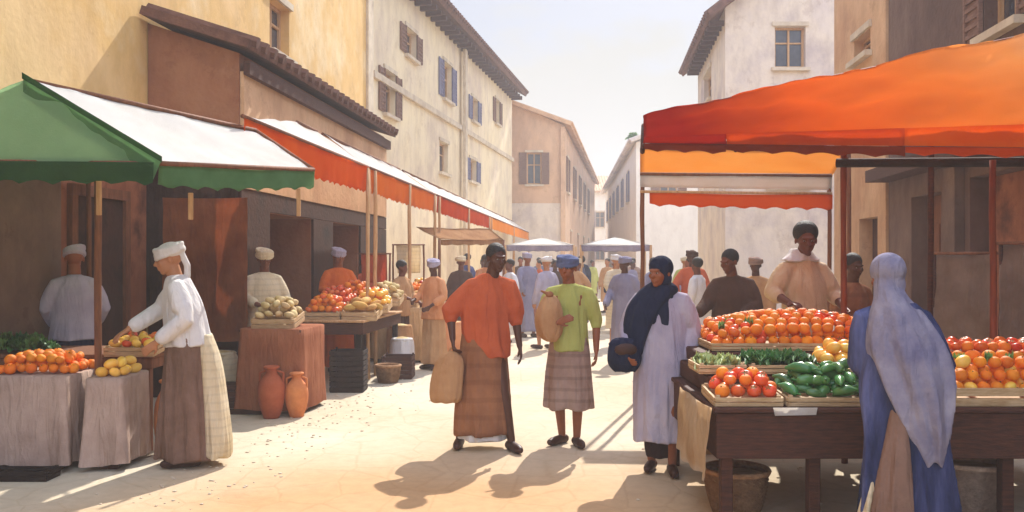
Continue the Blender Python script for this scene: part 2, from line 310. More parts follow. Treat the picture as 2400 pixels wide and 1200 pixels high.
def window(parent, A, d, nrm, h, shut=None, open_=True, sill=True, frame_m='lightwood', depth=.2):
    u0, u1, z0, z1 = h; e = .002
    bm = bmesh.new(); oriented(bm, A, d, nrm, u0+e, u1-e, -depth-.02, -depth+.0, z0+e, z1-e)
    W = fin(bm, 'window', M['glass'], parent)
    bm = bmesh.new(); t = .06; um = (u0+u1)/2
    for a in ((u0+e, u0+t, z0+e, z1-e), (u1-t, u1-e, z0+e, z1-e), (u0+t+e, u1-t-e, z0+e, z0+t), (u0+t+e, u1-t-e, z1-t, z1-e), (um-.025, um+.025, z0+t+e, z1-t-e)):
        oriented(bm, A, d, nrm, a[0], a[1], -depth+.003, -depth+.05, a[2], a[3])
    zc = z0 + (z1-z0)*.62
    oriented(bm, A, d, nrm, u0+t+e, um-.027, -depth+.003, -depth+.04, zc-.02, zc+.02); oriented(bm, A, d, nrm, um+.027, u1-t-e, -depth+.003, -depth+.04, zc-.02, zc+.02)
    fin(bm, 'frame', M[frame_m], W)
    if sill: bm = bmesh.new(); oriented(bm, A, d, nrm, u0-.1, u1+.1, .003, .12, z0-.1, z0-.01); fin(bm, 'sill', M['stone'], W); bm = bmesh.new(); oriented(bm, A, d, nrm, u0-.08, u1+.08, .003, .05, z1+.01, z1+.12); fin(bm, 'window_head', M['stone'], W)
    if shut:
        wd = (u1-u0)/2
        for s in (0, 1):
            bm = bmesh.new(); a0 = (u0-wd-.01, u0-.01) if s == 0 else (u1+.01, u1+wd+.01)
            oriented(bm, A, d, nrm, a0[0], a0[1], .01, .03, z0, z1)
            n = max(6, int((z1-z0)/.11))
            for i in range(n):
                q = z0+.05+(z1-z0-.1)*i/n; oriented(bm, A, d, nrm, a0[0]+.05, a0[1]-.05, .031, .052, q, q+.05)
            for a, b in ((a0[0], a0[0]+.05), (a0[1]-.05, a0[1])): oriented(bm, A, d, nrm, a, b, .031, .06, z0, z1)
            fin(bm, 'shutter', M[shut], W)
    return W
def prism(bm, pts, z0, z1):
    b = [bm.verts.new((p[0], p[1], z0)) for p in pts]; t = [bm.verts.new((p[0], p[1], z1)) for p in pts]; n = len(pts)
    bm.faces.new(b[::-1]); bm.faces.new(t)
    for i in range(n): bm.faces.new((b[i], b[(i+1) % n], t[(i+1) % n], t[i]))
def roof_slope(bm, e0, e1, r0, r1, th=.16):
    """sloping slab between eave edge e0-e1 and ridge edge r0-r1, with tile rows as ribs"""
    e0, e1, r0, r1 = map(Vector, (e0, e1, r0, r1)); nr = (e1-e0).cross(r0-e0).normalized()
    if nr.z < 0: nr = -nr
    v = [bm.verts.new(p) for p in (e0, e1, r1, r0)] + [bm.verts.new(p + nr*th) for p in (e0, e1, r1, r0)]
    for f in ((0, 1, 2, 3), (4, 5, 6, 7), (0, 1, 5, 4), (1, 2, 6, 5), (2, 3, 7, 6), (3, 0, 4, 7)): bm.faces.new([v[i] for i in f])
    n = max(3, int((e1-e0).length/.28))
    for i in range(n):
        t = (i+.5)/n; a = e0.lerp(e1, t) + nr*(th+.0); b = r0.lerp(r1, t) + nr*(th+.0); tube(bm, [a - (b-a).normalized()*.05, b], .07, n=6, cap=False)
def building(name, label, poly, z1, m, faces, roofm='rooftile', cat='building', roof='flat', eave=.45, roof_rise=.9):
    """poly: corners clockwise seen from above with outside on the viewer's left of travel; faces {edge index: [(px-independent) hole, ...]}"""
    b = thing(name, label, cat, (0, 0, 0)); bm = bmesh.new(); n = len(poly); info = {}
    for i in range(n):
        A, B = poly[i], poly[(i+1) % n]; hs = [h['r'] for h in faces.get(i, [])]; info[i] = wall_face(bm, A, B, 0, z1, hs)
    bm.faces.new([bm.verts.new((p[0], p[1], z1)) for p in poly]) if roof == 'flat' else None
    fin(bm, 'wall', M[m], b)
    for i, hs in faces.items():
        for h in hs:
            if h.get('door'):
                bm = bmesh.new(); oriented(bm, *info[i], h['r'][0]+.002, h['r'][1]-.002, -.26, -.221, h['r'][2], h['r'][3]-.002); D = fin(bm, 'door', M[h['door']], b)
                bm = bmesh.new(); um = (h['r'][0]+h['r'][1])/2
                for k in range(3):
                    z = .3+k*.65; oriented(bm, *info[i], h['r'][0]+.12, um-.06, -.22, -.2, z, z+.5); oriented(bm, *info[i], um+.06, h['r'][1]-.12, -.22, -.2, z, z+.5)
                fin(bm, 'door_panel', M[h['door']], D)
            else: window(b, *info[i], h['r'], h.get('s'), sill=h.get('sill', True))
    return b, info
def line_hole(A, B, px0, px1, py0, py1):
    """measure an opening on the wall A-B from where it was read off"""
    A = Vector(A).to_2d(); B = Vector(B).to_2d(); d = (B-A).normalized()
    def hit(px):
        k = (px-1200)/F; t = (k*A.y - A.x)/(d.x - k*d.y); return t, A.y + d.y*t
    (u0, y0), (u1, y1) = hit(px0), hit(px1); ym = (y0+y1)/2; z = lambda py: EYE + (610-py)/F*ym
    return (min(u0, u1), max(u0, u1), z(py1), z(py0))

# yellow house along the left side
a0, a1 = S(-5.28, -3), S(-5.28, 20.7)
H = [dict(r=line_hole(a0, a1, 632, 678, 8, 128), s=None)]
for y in (7.3, 11.2): u = (y+3)*1.0046; H.append(dict(r=(u, u+.95, 5.05, 6.9), s='brownshutter') if y != 11.2 and y != 7.3 else dict(r=(u, u+.9, 7.3, 8.9), s='brownshutter'))
H.append(dict(r=(5, 5.95, 5.05, 6.9), s='brownshutter'))
b, inf = building('yellow_house', 'tall yellow ochre plastered house on the left with a narrow shuttered window', [a0, a1, S(-13, 20.7), S(-13, -3)], 10.8, 'yellow', {0: H})
bm = bmesh.new(); oriented(bm, *inf[0], -.2, 24.1, .005, .5, 10.5, 10.8); oriented(bm, *inf[0], -.2, 24.1, .005, .3, 10.2, 10.498); fin(bm, 'cornice', M['stone'], b)
bm = bmesh.new(); oriented(bm, *inf[0], 23.35, 23.8, .004, .06, 4.4, 10.19); fin(bm, 'corner_trim', M['stone'], b)
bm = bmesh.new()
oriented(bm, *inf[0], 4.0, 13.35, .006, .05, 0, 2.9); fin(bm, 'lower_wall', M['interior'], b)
bm = bmesh.new(); oriented(bm, *inf[0], 11.9, 12.8, .051, .07, 0, 2.25); dd = fin(bm, 'doorway', M['paintedshade'], b)  # flat dark panel colours in the shade of an open doorway
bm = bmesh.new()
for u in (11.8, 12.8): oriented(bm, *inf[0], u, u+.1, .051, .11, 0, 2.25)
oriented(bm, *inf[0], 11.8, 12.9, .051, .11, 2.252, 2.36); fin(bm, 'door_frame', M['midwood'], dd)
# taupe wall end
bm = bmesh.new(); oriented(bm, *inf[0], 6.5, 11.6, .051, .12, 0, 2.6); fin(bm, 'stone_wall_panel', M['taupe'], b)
# lean-to shop against the yellow house
lt = thing('lean_to_shop', 'brown lean-to shop with a dark sloping roof against the yellow house', 'shop')
p0, p1, p2, p3 = S(-5.27, 10.4), S(-4.2, 10.4), S(-4.2, 17.5), S(-5.27, 17.5)
bm = bmesh.new(); A_, d_, n_ = wall_face(bm, p1, p2, 0, 4.03, [(.9, 2.6, 0, 2.2), (3.6, 5.2, 0, 2.2)], depth=.9)
v = [bm.verts.new(x) for x in ((p0.x, p0.y, 0), (p1.x, p1.y, 0), (p1.x, p1.y, 4.03), (p0.x, p0.y, 4.38))]; bm.faces.new(v)
v = [bm.verts.new(x) for x in ((p3.x, p3.y, 0), (p2.x, p2.y, 0), (p2.x, p2.y, 4.03), (p3.x, p3.y, 4.38))]; bm.faces.new(v)
v = [bm.verts.new(x) for x in ((p0.x+.02, p0.y, 0), (p3.x+.02, p3.y, 0), (p3.x+.02, p3.y, 4.3), (p0.x+.02, p0.y, 4.3))]; bm.faces.new(v)
fin(bm, 'wall', M['brownwall'], lt)
bm = bmesh.new(); oriented(bm, A_, d_, n_, .02, 7.1, .004, .05, 2.45, 3.82); fin(bm, 'fascia', M['ochre'], lt)
bm = bmesh.new(); roof_slope(bm, S(-4.03, 10.2, 4.05), S(-4.03, 17.7, 4.05), S(-5.27, 10.2, 4.44), S(-5.27, 17.7, 4.44), .1); fin(bm, 'roof', M['rooftile'], lt)
bm = bmesh.new(); oriented(bm, A_, d_, n_, 0, 7.13, .052, .13, 3.78, 3.94); fin(bm, 'wall_plate', M['darkwood'], lt)
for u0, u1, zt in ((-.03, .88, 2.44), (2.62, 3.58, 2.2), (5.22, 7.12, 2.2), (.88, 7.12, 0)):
    bm = bmesh.new(); oriented(bm, A_, d_, n_, u0, u1, .005, .04, 0 if zt else 2.21, zt or 2.44); fin(bm, 'lower_wall', M['paintedshade'], lt)  # dark sheets put the shade under the awnings into the wall colour
bm = bmesh.new(); bx(bm, p0.x+.03, p1.x-.005, 10.36, 10.396, 0, 2.44); fin(bm, 'lower_wall', M['paintedshade'], lt)  # same painted shade on the end wall

# cream house with the long eave
A, B = Vector((-3.5, 22)), Vector((0, 41)); D2 = Vector((-8, 2))
H = [dict(r=line_hole(A, B, *q), s=s) for q, s in (((950, 975, 72, 135), 'brownshutter'), ((1038, 1058, 150, 235), 'shutter'), ((1105, 1119, 232, 285), 'shutter'), ((1160, 1170, 235, 290), 'brownshutter'),
     ((1030, 1050, 335, 405), None), ((1100, 1116, 375, 425), 'shutter'), ((900, 926, 170, 270), 'brownshutter'))]
b, inf = building('cream_house', 'long cream stone house with small shutters and brown eaves running down the street', [A, B, B + D2, A + D2], 9.25, 'cream', {0: H}, roof='pitched')
A_, d_, n_ = inf[0]; E = lambda u, o, z: Vector((*(A_ + d_*u + n_*o), z)); Ln = (B-A).length
bm = bmesh.new(); roof_slope(bm, E(-.6, .6, 9.2), E(Ln+.3, .6, 9.2), E(-.6, -4.2, 11.9), E(Ln+.3, -4.2, 11.9), .2); roof_slope(bm, E(-.6, -9, 9.2), E(Ln+.3, -9, 9.2), E(-.6, -4.2, 11.9), E(Ln+.3, -4.2, 11.9), .2)
rf = fin(bm, 'roof', M['rooftile'], b)
for i in range(34): bm = bmesh.new(); oriented(bm, A_, d_, n_, .3+i*.57, .42+i*.57, .004, .5, 8.98, 9.14); fin(bm, 'rafter', M['darkwood'], rf)
bm = bmesh.new(); oriented(bm, A_, d_, n_, .0, Ln, .005, .1, 6.15, 6.32); oriented(bm, A_, d_, n_, 9.2, 9.5, .11, .22, 0, 9.0); fin(bm, 'string_course', M['stone'], b)
for u in (4, 11):
    bm = bmesh.new(); q = E(u, -2.6, 11.2); bx(bm, q.x-.35, q.x+.35, q.y-.35, q.y+.35, 10.4, 12.1); bx(bm, q.x-.42, q.x+.42, q.y-.42, q.y+.42, 12.103, 12.25); fin(bm, 'chimney', M['mauve'], rf)

# tan house and further ones
b, inf = building('tan_house', 'tan gabled house closing the left side beyond the cream house', [(-3, 42), (2.45, 42), (7.0, 75), (0, 76)], 8.0, 'tan',
   {0: [dict(r=(3.7, 4.4, 5.2, 6.7), s='brownshutter')], 1: [dict(r=(2+i*5, 3.1+i*5, 5.0, 6.7), s='brownshutter') for i in range(5)] + [dict(r=(4.3+i*6, 5.4+i*6, 1.4, 3.1), s=None) for i in range(4)]}, roof='pitched')
bm = bmesh.new(); roof_slope(bm, (2.75, 41.7, 7.95), (7.3, 75, 7.95), (-1, 41.7, 9.3), (3.5, 75, 9.3), .15); roof_slope(bm, (-4.6, 41.7, 7.95), (-.1, 75, 7.95), (-1, 41.7, 9.3), (3.5, 75, 9.3), .15); fin(bm, 'roof', M['ochre'], b)
bm = bmesh.new(); bm.faces.new([bm.verts.new(p) for p in ((-3, 42, 8), (2.45, 42, 8), (-.6, 42, 9.3))]); bx(bm, 2.3, 2.52, 41.85, 41.99, 0, 7.9); fin(bm, 'gable', M['tan'], b)
bm = bmesh.new(); oriented(bm, *inf[0], 0, 5.44, .004, .03, 0, 4.3); fin(bm, 'lower_plaster', M['mauve'], b)
bm = bmesh.new(); oriented(bm, *inf[1], 0.02, 33, .004, .03, 0, 1.2); fin(bm, 'plinth', M['mauve'], b)
b, inf = building('pale_far_house', 'pale cream house closing the far end of the street', [(5, 86), (14, 86), (14, 94), (5, 94)], 8.2, 'pale', {0: [dict(r=(1+i*2.1, 1.9+i*2.1, z, z+1.5), s='shutter') for i in range(4) for z in (4.8, 1.6)]}, roof='pitched')
bm = bmesh.new(); roof_slope(bm, (4.7, 85.5, 8.15), (14.3, 85.5, 8.15), (4.7, 90, 10), (14.3, 90, 10)); fin(bm, 'roof', M['ochre'], b)
b, inf = building('pale_side_house', 'pale grey-cream house far down the right side of the street', [(8.4, 80), (6.3, 45), (13.5, 45), (15, 80)], 7.6, 'pale',
   {0: [dict(r=(4+i*5, 5+i*5, 4.9, 6.6), s='shutter') for i in range(6)], 1: [dict(r=(1.2, 2.1, 4.9, 6.5), s='brownshutter'), dict(r=(4, 4.9, 4.9, 6.5), s='brownshutter')]}, roof='pitched')
bm = bmesh.new(); roof_slope(bm, (8.1, 80.4, 7.55), (6.0, 44.6, 7.55), (11.6, 80.4, 9), (9.9, 44.6, 9)); roof_slope(bm, (15.3, 80.4, 7.55), (13.8, 44.6, 7.55), (11.6, 80.4, 9), (9.9, 44.6, 9))
bm.faces.new([bm.verts.new(p) for p in ((6.3, 45, 7.6), (13.5, 45, 7.6), (9.9, 45, 9.05))]); fin(bm, 'roof', M['mauve'], b)

# mauve gabled house on the right
g0, g1, g2, g3 = (6.5, 31), (5.77, 24), (13.5, 24), (14.2, 31)
H1 = [dict(r=line_hole(g1, g2, 1816, 1888, 62, 158), s=None, sill=True), dict(r=(4.8, 5.7, 6.6, 7.8), s=None), dict(r=(1.2, 2.2, 3.6, 5.1), s='shutter')]
b, inf = building('mauve_house', 'pale mauve stone house with a gable and square window on the right', [g0, g1, g2, g3], 8.45, 'mauve', {0: [dict(r=line_hole(g0, g1, 1650, 1667, 172, 240), s=None)], 1: H1}, roof='pitched')
bm = bmesh.new(); v = [bm.verts.new(p) for p in ((5.77, 24, 8.45), (13.5, 24, 8.45), (9.6, 24, 11.4))]; bm.faces.new(v); fin(bm, 'gable_wall', M['mauve'], b); bm = bmesh.new(); v = [bm.verts.new(p) for p in ((6.5, 31, 8.45), (14.2, 31, 8.45), (10.3, 31, 11.4))]; bm.faces.new(v); fin(bm, 'gable_wall', M['mauve'], b)
bm = bmesh.new(); roof_slope(bm, (5.3, 23.6, 8.1), (6.05, 31.4, 8.1), (9.55, 23.6, 11.4), (10.3, 31.4, 11.4)); roof_slope(bm, (13.9, 23.6, 8.1), (14.65, 31.4, 8.1), (9.55, 23.6, 11.4), (10.3, 31.4, 11.4)); fin(bm, 'roof', M['rooftile'], b)
for i in range(13): A_, d_, n_ = inf[0]; bm = bmesh.new(); oriented(bm, A_, d_, n_, .3+i*.54, .4+i*.54, .004, .4, 8.0, 8.14); fin(bm, 'rafter', M['darkwood'], b)

# brown shop building along the right
f0, f1 = S(4.5, 13.7), S(4.5, -2)
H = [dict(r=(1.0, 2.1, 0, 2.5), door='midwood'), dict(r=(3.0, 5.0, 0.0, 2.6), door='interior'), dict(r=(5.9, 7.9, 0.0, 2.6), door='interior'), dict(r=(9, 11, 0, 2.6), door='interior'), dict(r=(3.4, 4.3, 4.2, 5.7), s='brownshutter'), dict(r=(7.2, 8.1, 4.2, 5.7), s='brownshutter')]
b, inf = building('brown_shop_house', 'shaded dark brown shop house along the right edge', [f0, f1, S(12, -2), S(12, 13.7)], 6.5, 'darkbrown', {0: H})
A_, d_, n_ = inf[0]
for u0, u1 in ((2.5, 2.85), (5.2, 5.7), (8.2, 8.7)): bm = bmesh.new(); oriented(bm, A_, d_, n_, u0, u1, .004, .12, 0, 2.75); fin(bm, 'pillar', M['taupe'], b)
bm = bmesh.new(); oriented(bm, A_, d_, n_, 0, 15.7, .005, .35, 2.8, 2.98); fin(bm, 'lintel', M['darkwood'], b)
t0, t1 = S(4.46, 16.7), S(4.46, 13.72)
b, inf = building('ochre_house', 'narrow tan house front with one small dark window between mauve and brown houses', [t0, t1, S(9, 13.72), S(9, 16.7)], 7.2, 'ochre', {0: [dict(r=line_hole(t0, t1, 2002, 2040, 82, 132), s=None), dict(r=(1.6, 2.6, 0, 2.3), door='darkwood')]})

# ------------------------------------------------------------------ people
def hand(bm, wr, d, pn, side, curl=.5, sp=1.0, fat=1.0):
    """wr wrist, d pointing direction, pn palm normal (towards what it holds), side: +1 thumb on cross(d,pn) side"""
    d = Vector(d).normalized(); pn = Vector(pn); pn = (pn - d*pn.dot(d)).normalized(); s = d.cross(pn)*side; wr = Vector(wr)
    for t in (-1.2, -.4, .4, 1.2): tube(bm, [wr, wr + d*.045 + s*t*.013, wr + d*.088 + s*t*.019], [.021, .015, .0115], n=8)
    for i, (t, L) in enumerate(((1.35, .068), (.45, .078), (-.45, .072), (-1.35, .056))):
        p = wr + d*.09 + s*t*.019; a = d + s*t*.06*sp; pts = [p]
        for k, f in enumerate((.45, .32, .23)):
            an = curl*(.75 + .55*k) + .06*i; a = (a*math.cos(an) + pn*math.sin(an)).normalized(); pts.append(pts[-1] + a*L*f)
        tube(bm, pts, [.0098*fat, .0092*fat, .0085*fat, .0072*fat], n=8)
    p = wr + d*.03 + s*.022; q = p + (d*.7 + s*.8 + pn*.25).normalized()*.038; r = q + (d*.9 + s*.2 + pn*(.2+curl*.5)).normalized()*.032
    tube(bm, [p, q, r], [.014, .0115, .0085], n=8)
def rotm(yaw, pitch=0, roll=0): return Matrix.Rotation(yaw, 3, 'Z') @ Matrix.Rotation(pitch, 3, 'X') @ Matrix.Rotation(roll, 3, 'Y')
DEF = dict(pel=(0, 0, .95), chest=(0, .01, 1.28), neck=(0, .015, 1.47), head=(0, -.005, 1.625), shw=.158,
           le=(.24, .03, 1.15), lh=(.25, -.05, .90), re=(-.24, .03, 1.15), rh=(-.25, -.05, .90),
           lk=(.1, -.03, .5), la=(.1, .03, .085), rk=(-.1, -.03, .5), ra=(-.1, .03, .085), lfd=(.12, -1), rfd=(-.12, -1), hy=0, hp=0, hr=0,
           lcurl=.35, rcurl=.35, lpn=(-1, 0, 0), rpn=(1, 0, 0), lhd=None, rhd=None)
def person(label, loc, rz, H, sk, pose, garments, group=None, fine=True, shoes='leather', hairdo='cap', cat='person'):
    k = H/1.75; p = dict(DEF); p.update(pose); V = Vector
    root = thing('person', label, cat, loc, rz, group)
    bm = bmesh.new(); pel, ch, nk, hd = map(V, (p['pel'], p['chest'], p['neck'], p['head']))
    ax = V((1, 0, 0))*p['shw']; ax.rotate(Matrix.Rotation(p.get('shy', 0), 3, 'Z')); n = 14
    ell(bm, pel + V((0, 0, -.01)), (.16, .115, .12)); ell(bm, pel.lerp(ch, .45), (.135, .1, .15)); ell(bm, ch + V((0, 0, .0)), (.165, .115, .17)); ell(bm, ch + V((0, 0, .07)), (.15, .09, .09))
    tube(bm, [nk - V((0, 0, .06)), nk.lerp(hd, .55)], [.062, .053], n=n)
    sh = {}
    for s, e, h, sg in ((ax, 'le', 'lh', 1), (-ax, 're', 'rh', -1)):
        a = V((nk.x, nk.y, nk.z-.085)) + s; sh[sg] = a; E_, H_ = V(p[e]), V(p[h])
        tube(bm, [a - s*.45, a, a.lerp(E_, .5), E_, E_.lerp(H_, .35), H_], [.05, .054, .046, .037, .038, .026], n=n)
        hdv = V(p[e[0]+'hd']) if p[e[0]+'hd'] else (H_-E_)
        hand(bm, H_, hdv, p[e[0]+'pn'], 1 if p.get(e[0]+'side', sg) > 0 else -1, p[e[0]+'curl'], fat=1.0 if fine else 1.5)
    for s, kn, an, fd in ((.09, 'lk', 'la', 'lfd'), (-.09, 'rk', 'ra', 'rfd')):
        a = pel + V((s, 0, -.05)); K, A_ = V(p[kn]), V(p[an])
        tube(bm, [a, a.lerp(K, .5), K, K.lerp(A_, .3), A_], [.088, .072, .052, .052, .034], n=n)
        f = V((*p[fd], 0)).normalized(); tube(bm, [A_ - f*.02 + V((0, 0, -.045)), A_ + f*.09 + V((0, 0, -.05)), A_ + f*.17 + V((0, 0, -.058))], [.036, .034, .024], n=n)
    Rm = rotm(p['hy'], p['hp'], p['hr']); T = lambda x, y, z: hd + Rm @ V((x, y, z))
    ell(bm, T(0, .02, .03), (.077, .095, .09), Rm, 3); ell(bm, T(0, -.03, -.025), (.06, .064, .08), Rm, 3); ell(bm, T(0, -.062, -.09), (.026, .024, .022), Rm)
    if fine:
        tube(bm, [T(0, -.088, .012), T(0, -.108, -.022)], [.009, .014], n=8); ell(bm, T(0, -.1, -.026), (.018, .011, .009), Rm)
        tube(bm, [T(-.04, -.078, .026), T(0, -.09, .024), T(.04, -.078, .026)], [.009, .011, .009], n=8)
        ell(bm, T(0, -.09, -.053), (.024, .01, .0075), Rm); ell(bm, T(0, -.088, -.066), (.02, .01, .0075), Rm)
        for s in (-1, 1): ell(bm, T(s*.042, -.062, -.02), (.02, .022, .02), Rm)
    for s in (-1, 1): ell(bm, T(s*.079, .012, -.01), (.009, .019, .03), Rm)
    bo = remesh(bm, 'body', .0075 if fine else .014, 3 if fine else 2, sk, root, k)
    if fine:
        for s in (-1, 1):
            bm = bmesh.new(); ell(bm, T(s*.03, -.0845, .004)*k, (.0105*k, .007*k, .005*k), Rm); e = fin(bm, 'eye', M['eyewhite'], root, True)
            bm = bmesh.new(); ell(bm, T(s*.03, -.0895, .004)*k, (.0052*k, .003*k, .0052*k), Rm); fin(bm, 'iris', M['iris'], e, True)
    if hairdo:
        bm = bmesh.new(); hm = M['hair']
        if hairdo == 'cap': ell(bm, T(0, .03, .042), (.085, .1, .092), Rm, 3); nm = 'hair'
        elif hairdo == 'afro': ell(bm, T(0, .04, .055), (.1, .108, .098), Rm, 3); nm = 'hair'
        remesh(bm, nm, .011, 2, hm, root, k)
    if shoes:
        for A_, fd in ((V(p['la']), p['lfd']), (V(p['ra']), p['rfd'])):
            bm = bmesh.new(); f = V((*fd, 0)).normalized(); q = A_ + V((0, 0, -.045))
            tube(bm, [q - f*.04, q + f*.06, q + f*.15, q + f*.19], [.043, .043, .04, .03], n=14)
            for v in bm.verts: v.co.z = max(v.co.z, .0)
            remesh(bm, 'shoe', .009, 2, M[shoes], root, k)
    info = dict(p=p, T=T, Rm=Rm, sh=sh, k=k, root=root)
    for g in garments: g(info)
    return root
def robe(m, keys, sleeves=True, name='robe', seed=0, r=(.07, .072, .064, .062), upto=1.0, voxel=.011, kf=(7, 11, 17), extra=None, smooth=3, only=(1, -1)):
    def f(i):
        bm = bmesh.new(); loft(bm, keys, seed=seed, kf=kf); p = i['p']
        if sleeves:
            for sg, e, h in ((1, 'le', 'lh'), (-1, 're', 'rh')):
                if sg not in only: continue
                a = i['sh'][sg]; E_, H_ = Vector(p[e]), Vector(p[h]); H2 = E_.lerp(H_, upto) if upto <= 1 else H_
                c = Vector((p['neck'][0], p['neck'][1], p['neck'][2]-.045)); pts = [c, c.lerp(a, .6)+Vector((0, 0, .005)), a, a.lerp(E_, .3), a.lerp(E_, .65), E_]; rr = [.052, .056, r[0]*.86, r[0], r[1], r[2]]
                if upto > .05: pts.append(H2); rr.append(r[3])
                tube(bm, pts, rr, n=16)
        if extra: extra(bm, i)
        remesh(bm, name, voxel, smooth, m, i['root'], i['k'])
    return f
def turban(m, big=1.0, name='turban', tail=None):
    def f(i):
        bm = bmesh.new(); T = i['T']
        ell(bm, T(0, .025, .055), (.088*big, .103*big, .072*big), i['Rm'], 3)
        for j in range(5):
            pts = [T(.092*big*math.cos(a), .02+.105*big*math.sin(a), .035+.016*j*.9 + .018*math.sin(a*1+j*1.3)) for a in [2*math.pi*q/18 for q in range(19)]]
            tube(bm, pts, .017 - j*.001, n=8)
        if tail: tube(bm, [T(*q) for q in tail], .026, n=10)
        remesh(bm, name, .009, 2, m, i['root'], i['k'])
    return f
def headscarf(m, long=.45, w=.2, name='headscarf', seed=1, keys=None, face=True, voxel=.01):
    """scarf round the head, its cloth falling on the shoulders; open at the face"""
    def f(i):
        bm = bmesh.new(); T = i['T']; p = i['p']; hd = Vector(p['head']); nk = Vector(p['neck'])
        ell(bm, T(0, .03, .035), (.096, .108, .1), i['Rm'], 3); ell(bm, T(0, .025, -.05), (.088, .075, .085), i['Rm'], 3)
        K = keys or [(nk.x, nk.y+.02, nk.z+.1, .075, .08, .0), (nk.x, nk.y+.015, nk.z+.02, .09, .09, .03), (nk.x, nk.y+.015, nk.z-.06, w*.95, .12, .05), (nk.x, nk.y+.015, nk.z-.06-long*.5, w*1.1, .15, .09), (nk.x, nk.y+.015, nk.z-.06-long, w*1.12, .155, .12)]
        loft(bm, K, seed=seed, lev=22)
        remesh(bm, name, voxel, 2, m, i['root'], i['k'])
    return f
def at_hand(name, fn, m):
    def f(i):
        bm = bmesh.new(); fn(bm, i); remesh(bm, name, .01, 2, m, i['root'], i['k'])
    return f
FAB = dict(
 rust=cloth('rust_cotton', '#cc6640', '#b85634', .12), brownwrap=cloth('brown_wrap_cloth', '#a87350', '#8a5c42', .12), taupe=cloth('taupe_cloth', '#b2988a', '#96796b', .12),
 green=cloth('olive_green_cotton', '#bcc06e', '#a8ac5c', .12), lilac=cloth('lilac_grey_cotton', '#c4bcc8', '#a79fb4', .15), navy=cloth('navy_wool', '#262c45', '#1c2136', .05),
 white=cloth('white_cotton', '#eeebe6', '#dcd8d8', .15), cream=cloth('cream_cotton', '#e9dabb', '#d9c49b', .15), greyblue=cloth('grey_blue_cotton', '#9893a4', '#827c92', .12),
 blue=cloth('slate_blue_cloth', '#4f5580', '#3d4268', .1), bluefoldshade=mat('fold_shaded_blue_cloth', srgb('#5d628a'), srgb('#1f2438'), c=srgb('#3c4163'), scale=3.2, rough=.9, bump=.25, bscale=90, spec=.08, folds=1, stretch=(2.2, 2.2, .35)), scarf=cloth('silver_grey_scarf', '#aaa3b0', '#6f6c8a', .18), brown=cloth('dark_brown_cloth', '#5c4338', '#4a352c', .08),  # robe blue has the shade of its folds streaked in as navy
 sand=cloth('sand_shirt_cotton', '#e6d2b4', '#d3b48c', .12), warmcloth=cloth('warm_brown_cloth', '#a8663f', '#8a5032', .2), tan=cloth('tan_cotton', '#c99e72', '#b3855b', .12), orange=cloth('orange_cotton', '#e57a32', '#d55f22', .15), trousers=cloth('dark_trouser_cloth', '#3a2c2c', '#2c2223', .03),
 slate=cloth('slate_cloth', '#6f7488', '#5c6076', .1), taupecloth=cloth('hanging_taupe_cloth', '#b29a8a', '#978072', .25), peach=cloth('peach_cotton', '#e8a878', '#d8905f', .15), headblue=cloth('faded_blue_headcloth', '#6e7797', '#5b6484', .1), skirtbrown=cloth('grey_brown_skirt', '#8e6f60', '#735848', .1))
stripe(FAB['taupe'], 3.2, .22); stripe(FAB['cream'], 5, .1); stripe(FAB['brownwrap'], 2.2, .16)
# standard lofts: straight tunic / long robe / wrap skirt
def K_robe(bot=.12, hem=.24, fold=.07, w=.2, dep=.145, cx=0): return [(cx, .015, 1.475, .06, .065, 0), (cx, .015, 1.43, .105, .09, .01), (cx, .01, 1.3, w*.86, dep-.02, .03), (cx, .0, 1.0, w-.01, dep, .035), (cx, 0, .7, (w+hem)/2, dep+.01, fold*.8), (cx, 0, .4, hem*.98, dep+.03, fold), (cx, 0, bot, hem, dep+.05, fold*1.15)]
def K_top(bot=.82, w=.2, dep=.145, fold=.04, flare=.02): return [(0, .015, 1.475, .06, .065, 0), (0, .015, 1.43, .105, .09, .01), (0, .01, 1.29, w*.86, dep-.02, .03), (0, 0, 1.06, w-.012, dep-.005, .03), (0, 0, bot, w+flare, dep+.015, fold)]
def K_skirt(top=1.02, bot=.2, hem=.21, fold=.08, cx=0, cy=0, hy=.18, tw=.17): return [(0, 0, top, tw, .125, .02), (cx*.2, 0, top-.15, tw+.02, .14, .04), (cx*.5, cy*.5, (top+bot)/2, (tw+hem)/2+.012, (.14+hy)/2, fold*.8), (cx, cy, bot+.15, hem, hy, fold), (cx, cy, bot, hem+.005, hy+.005, fold*1.2)]

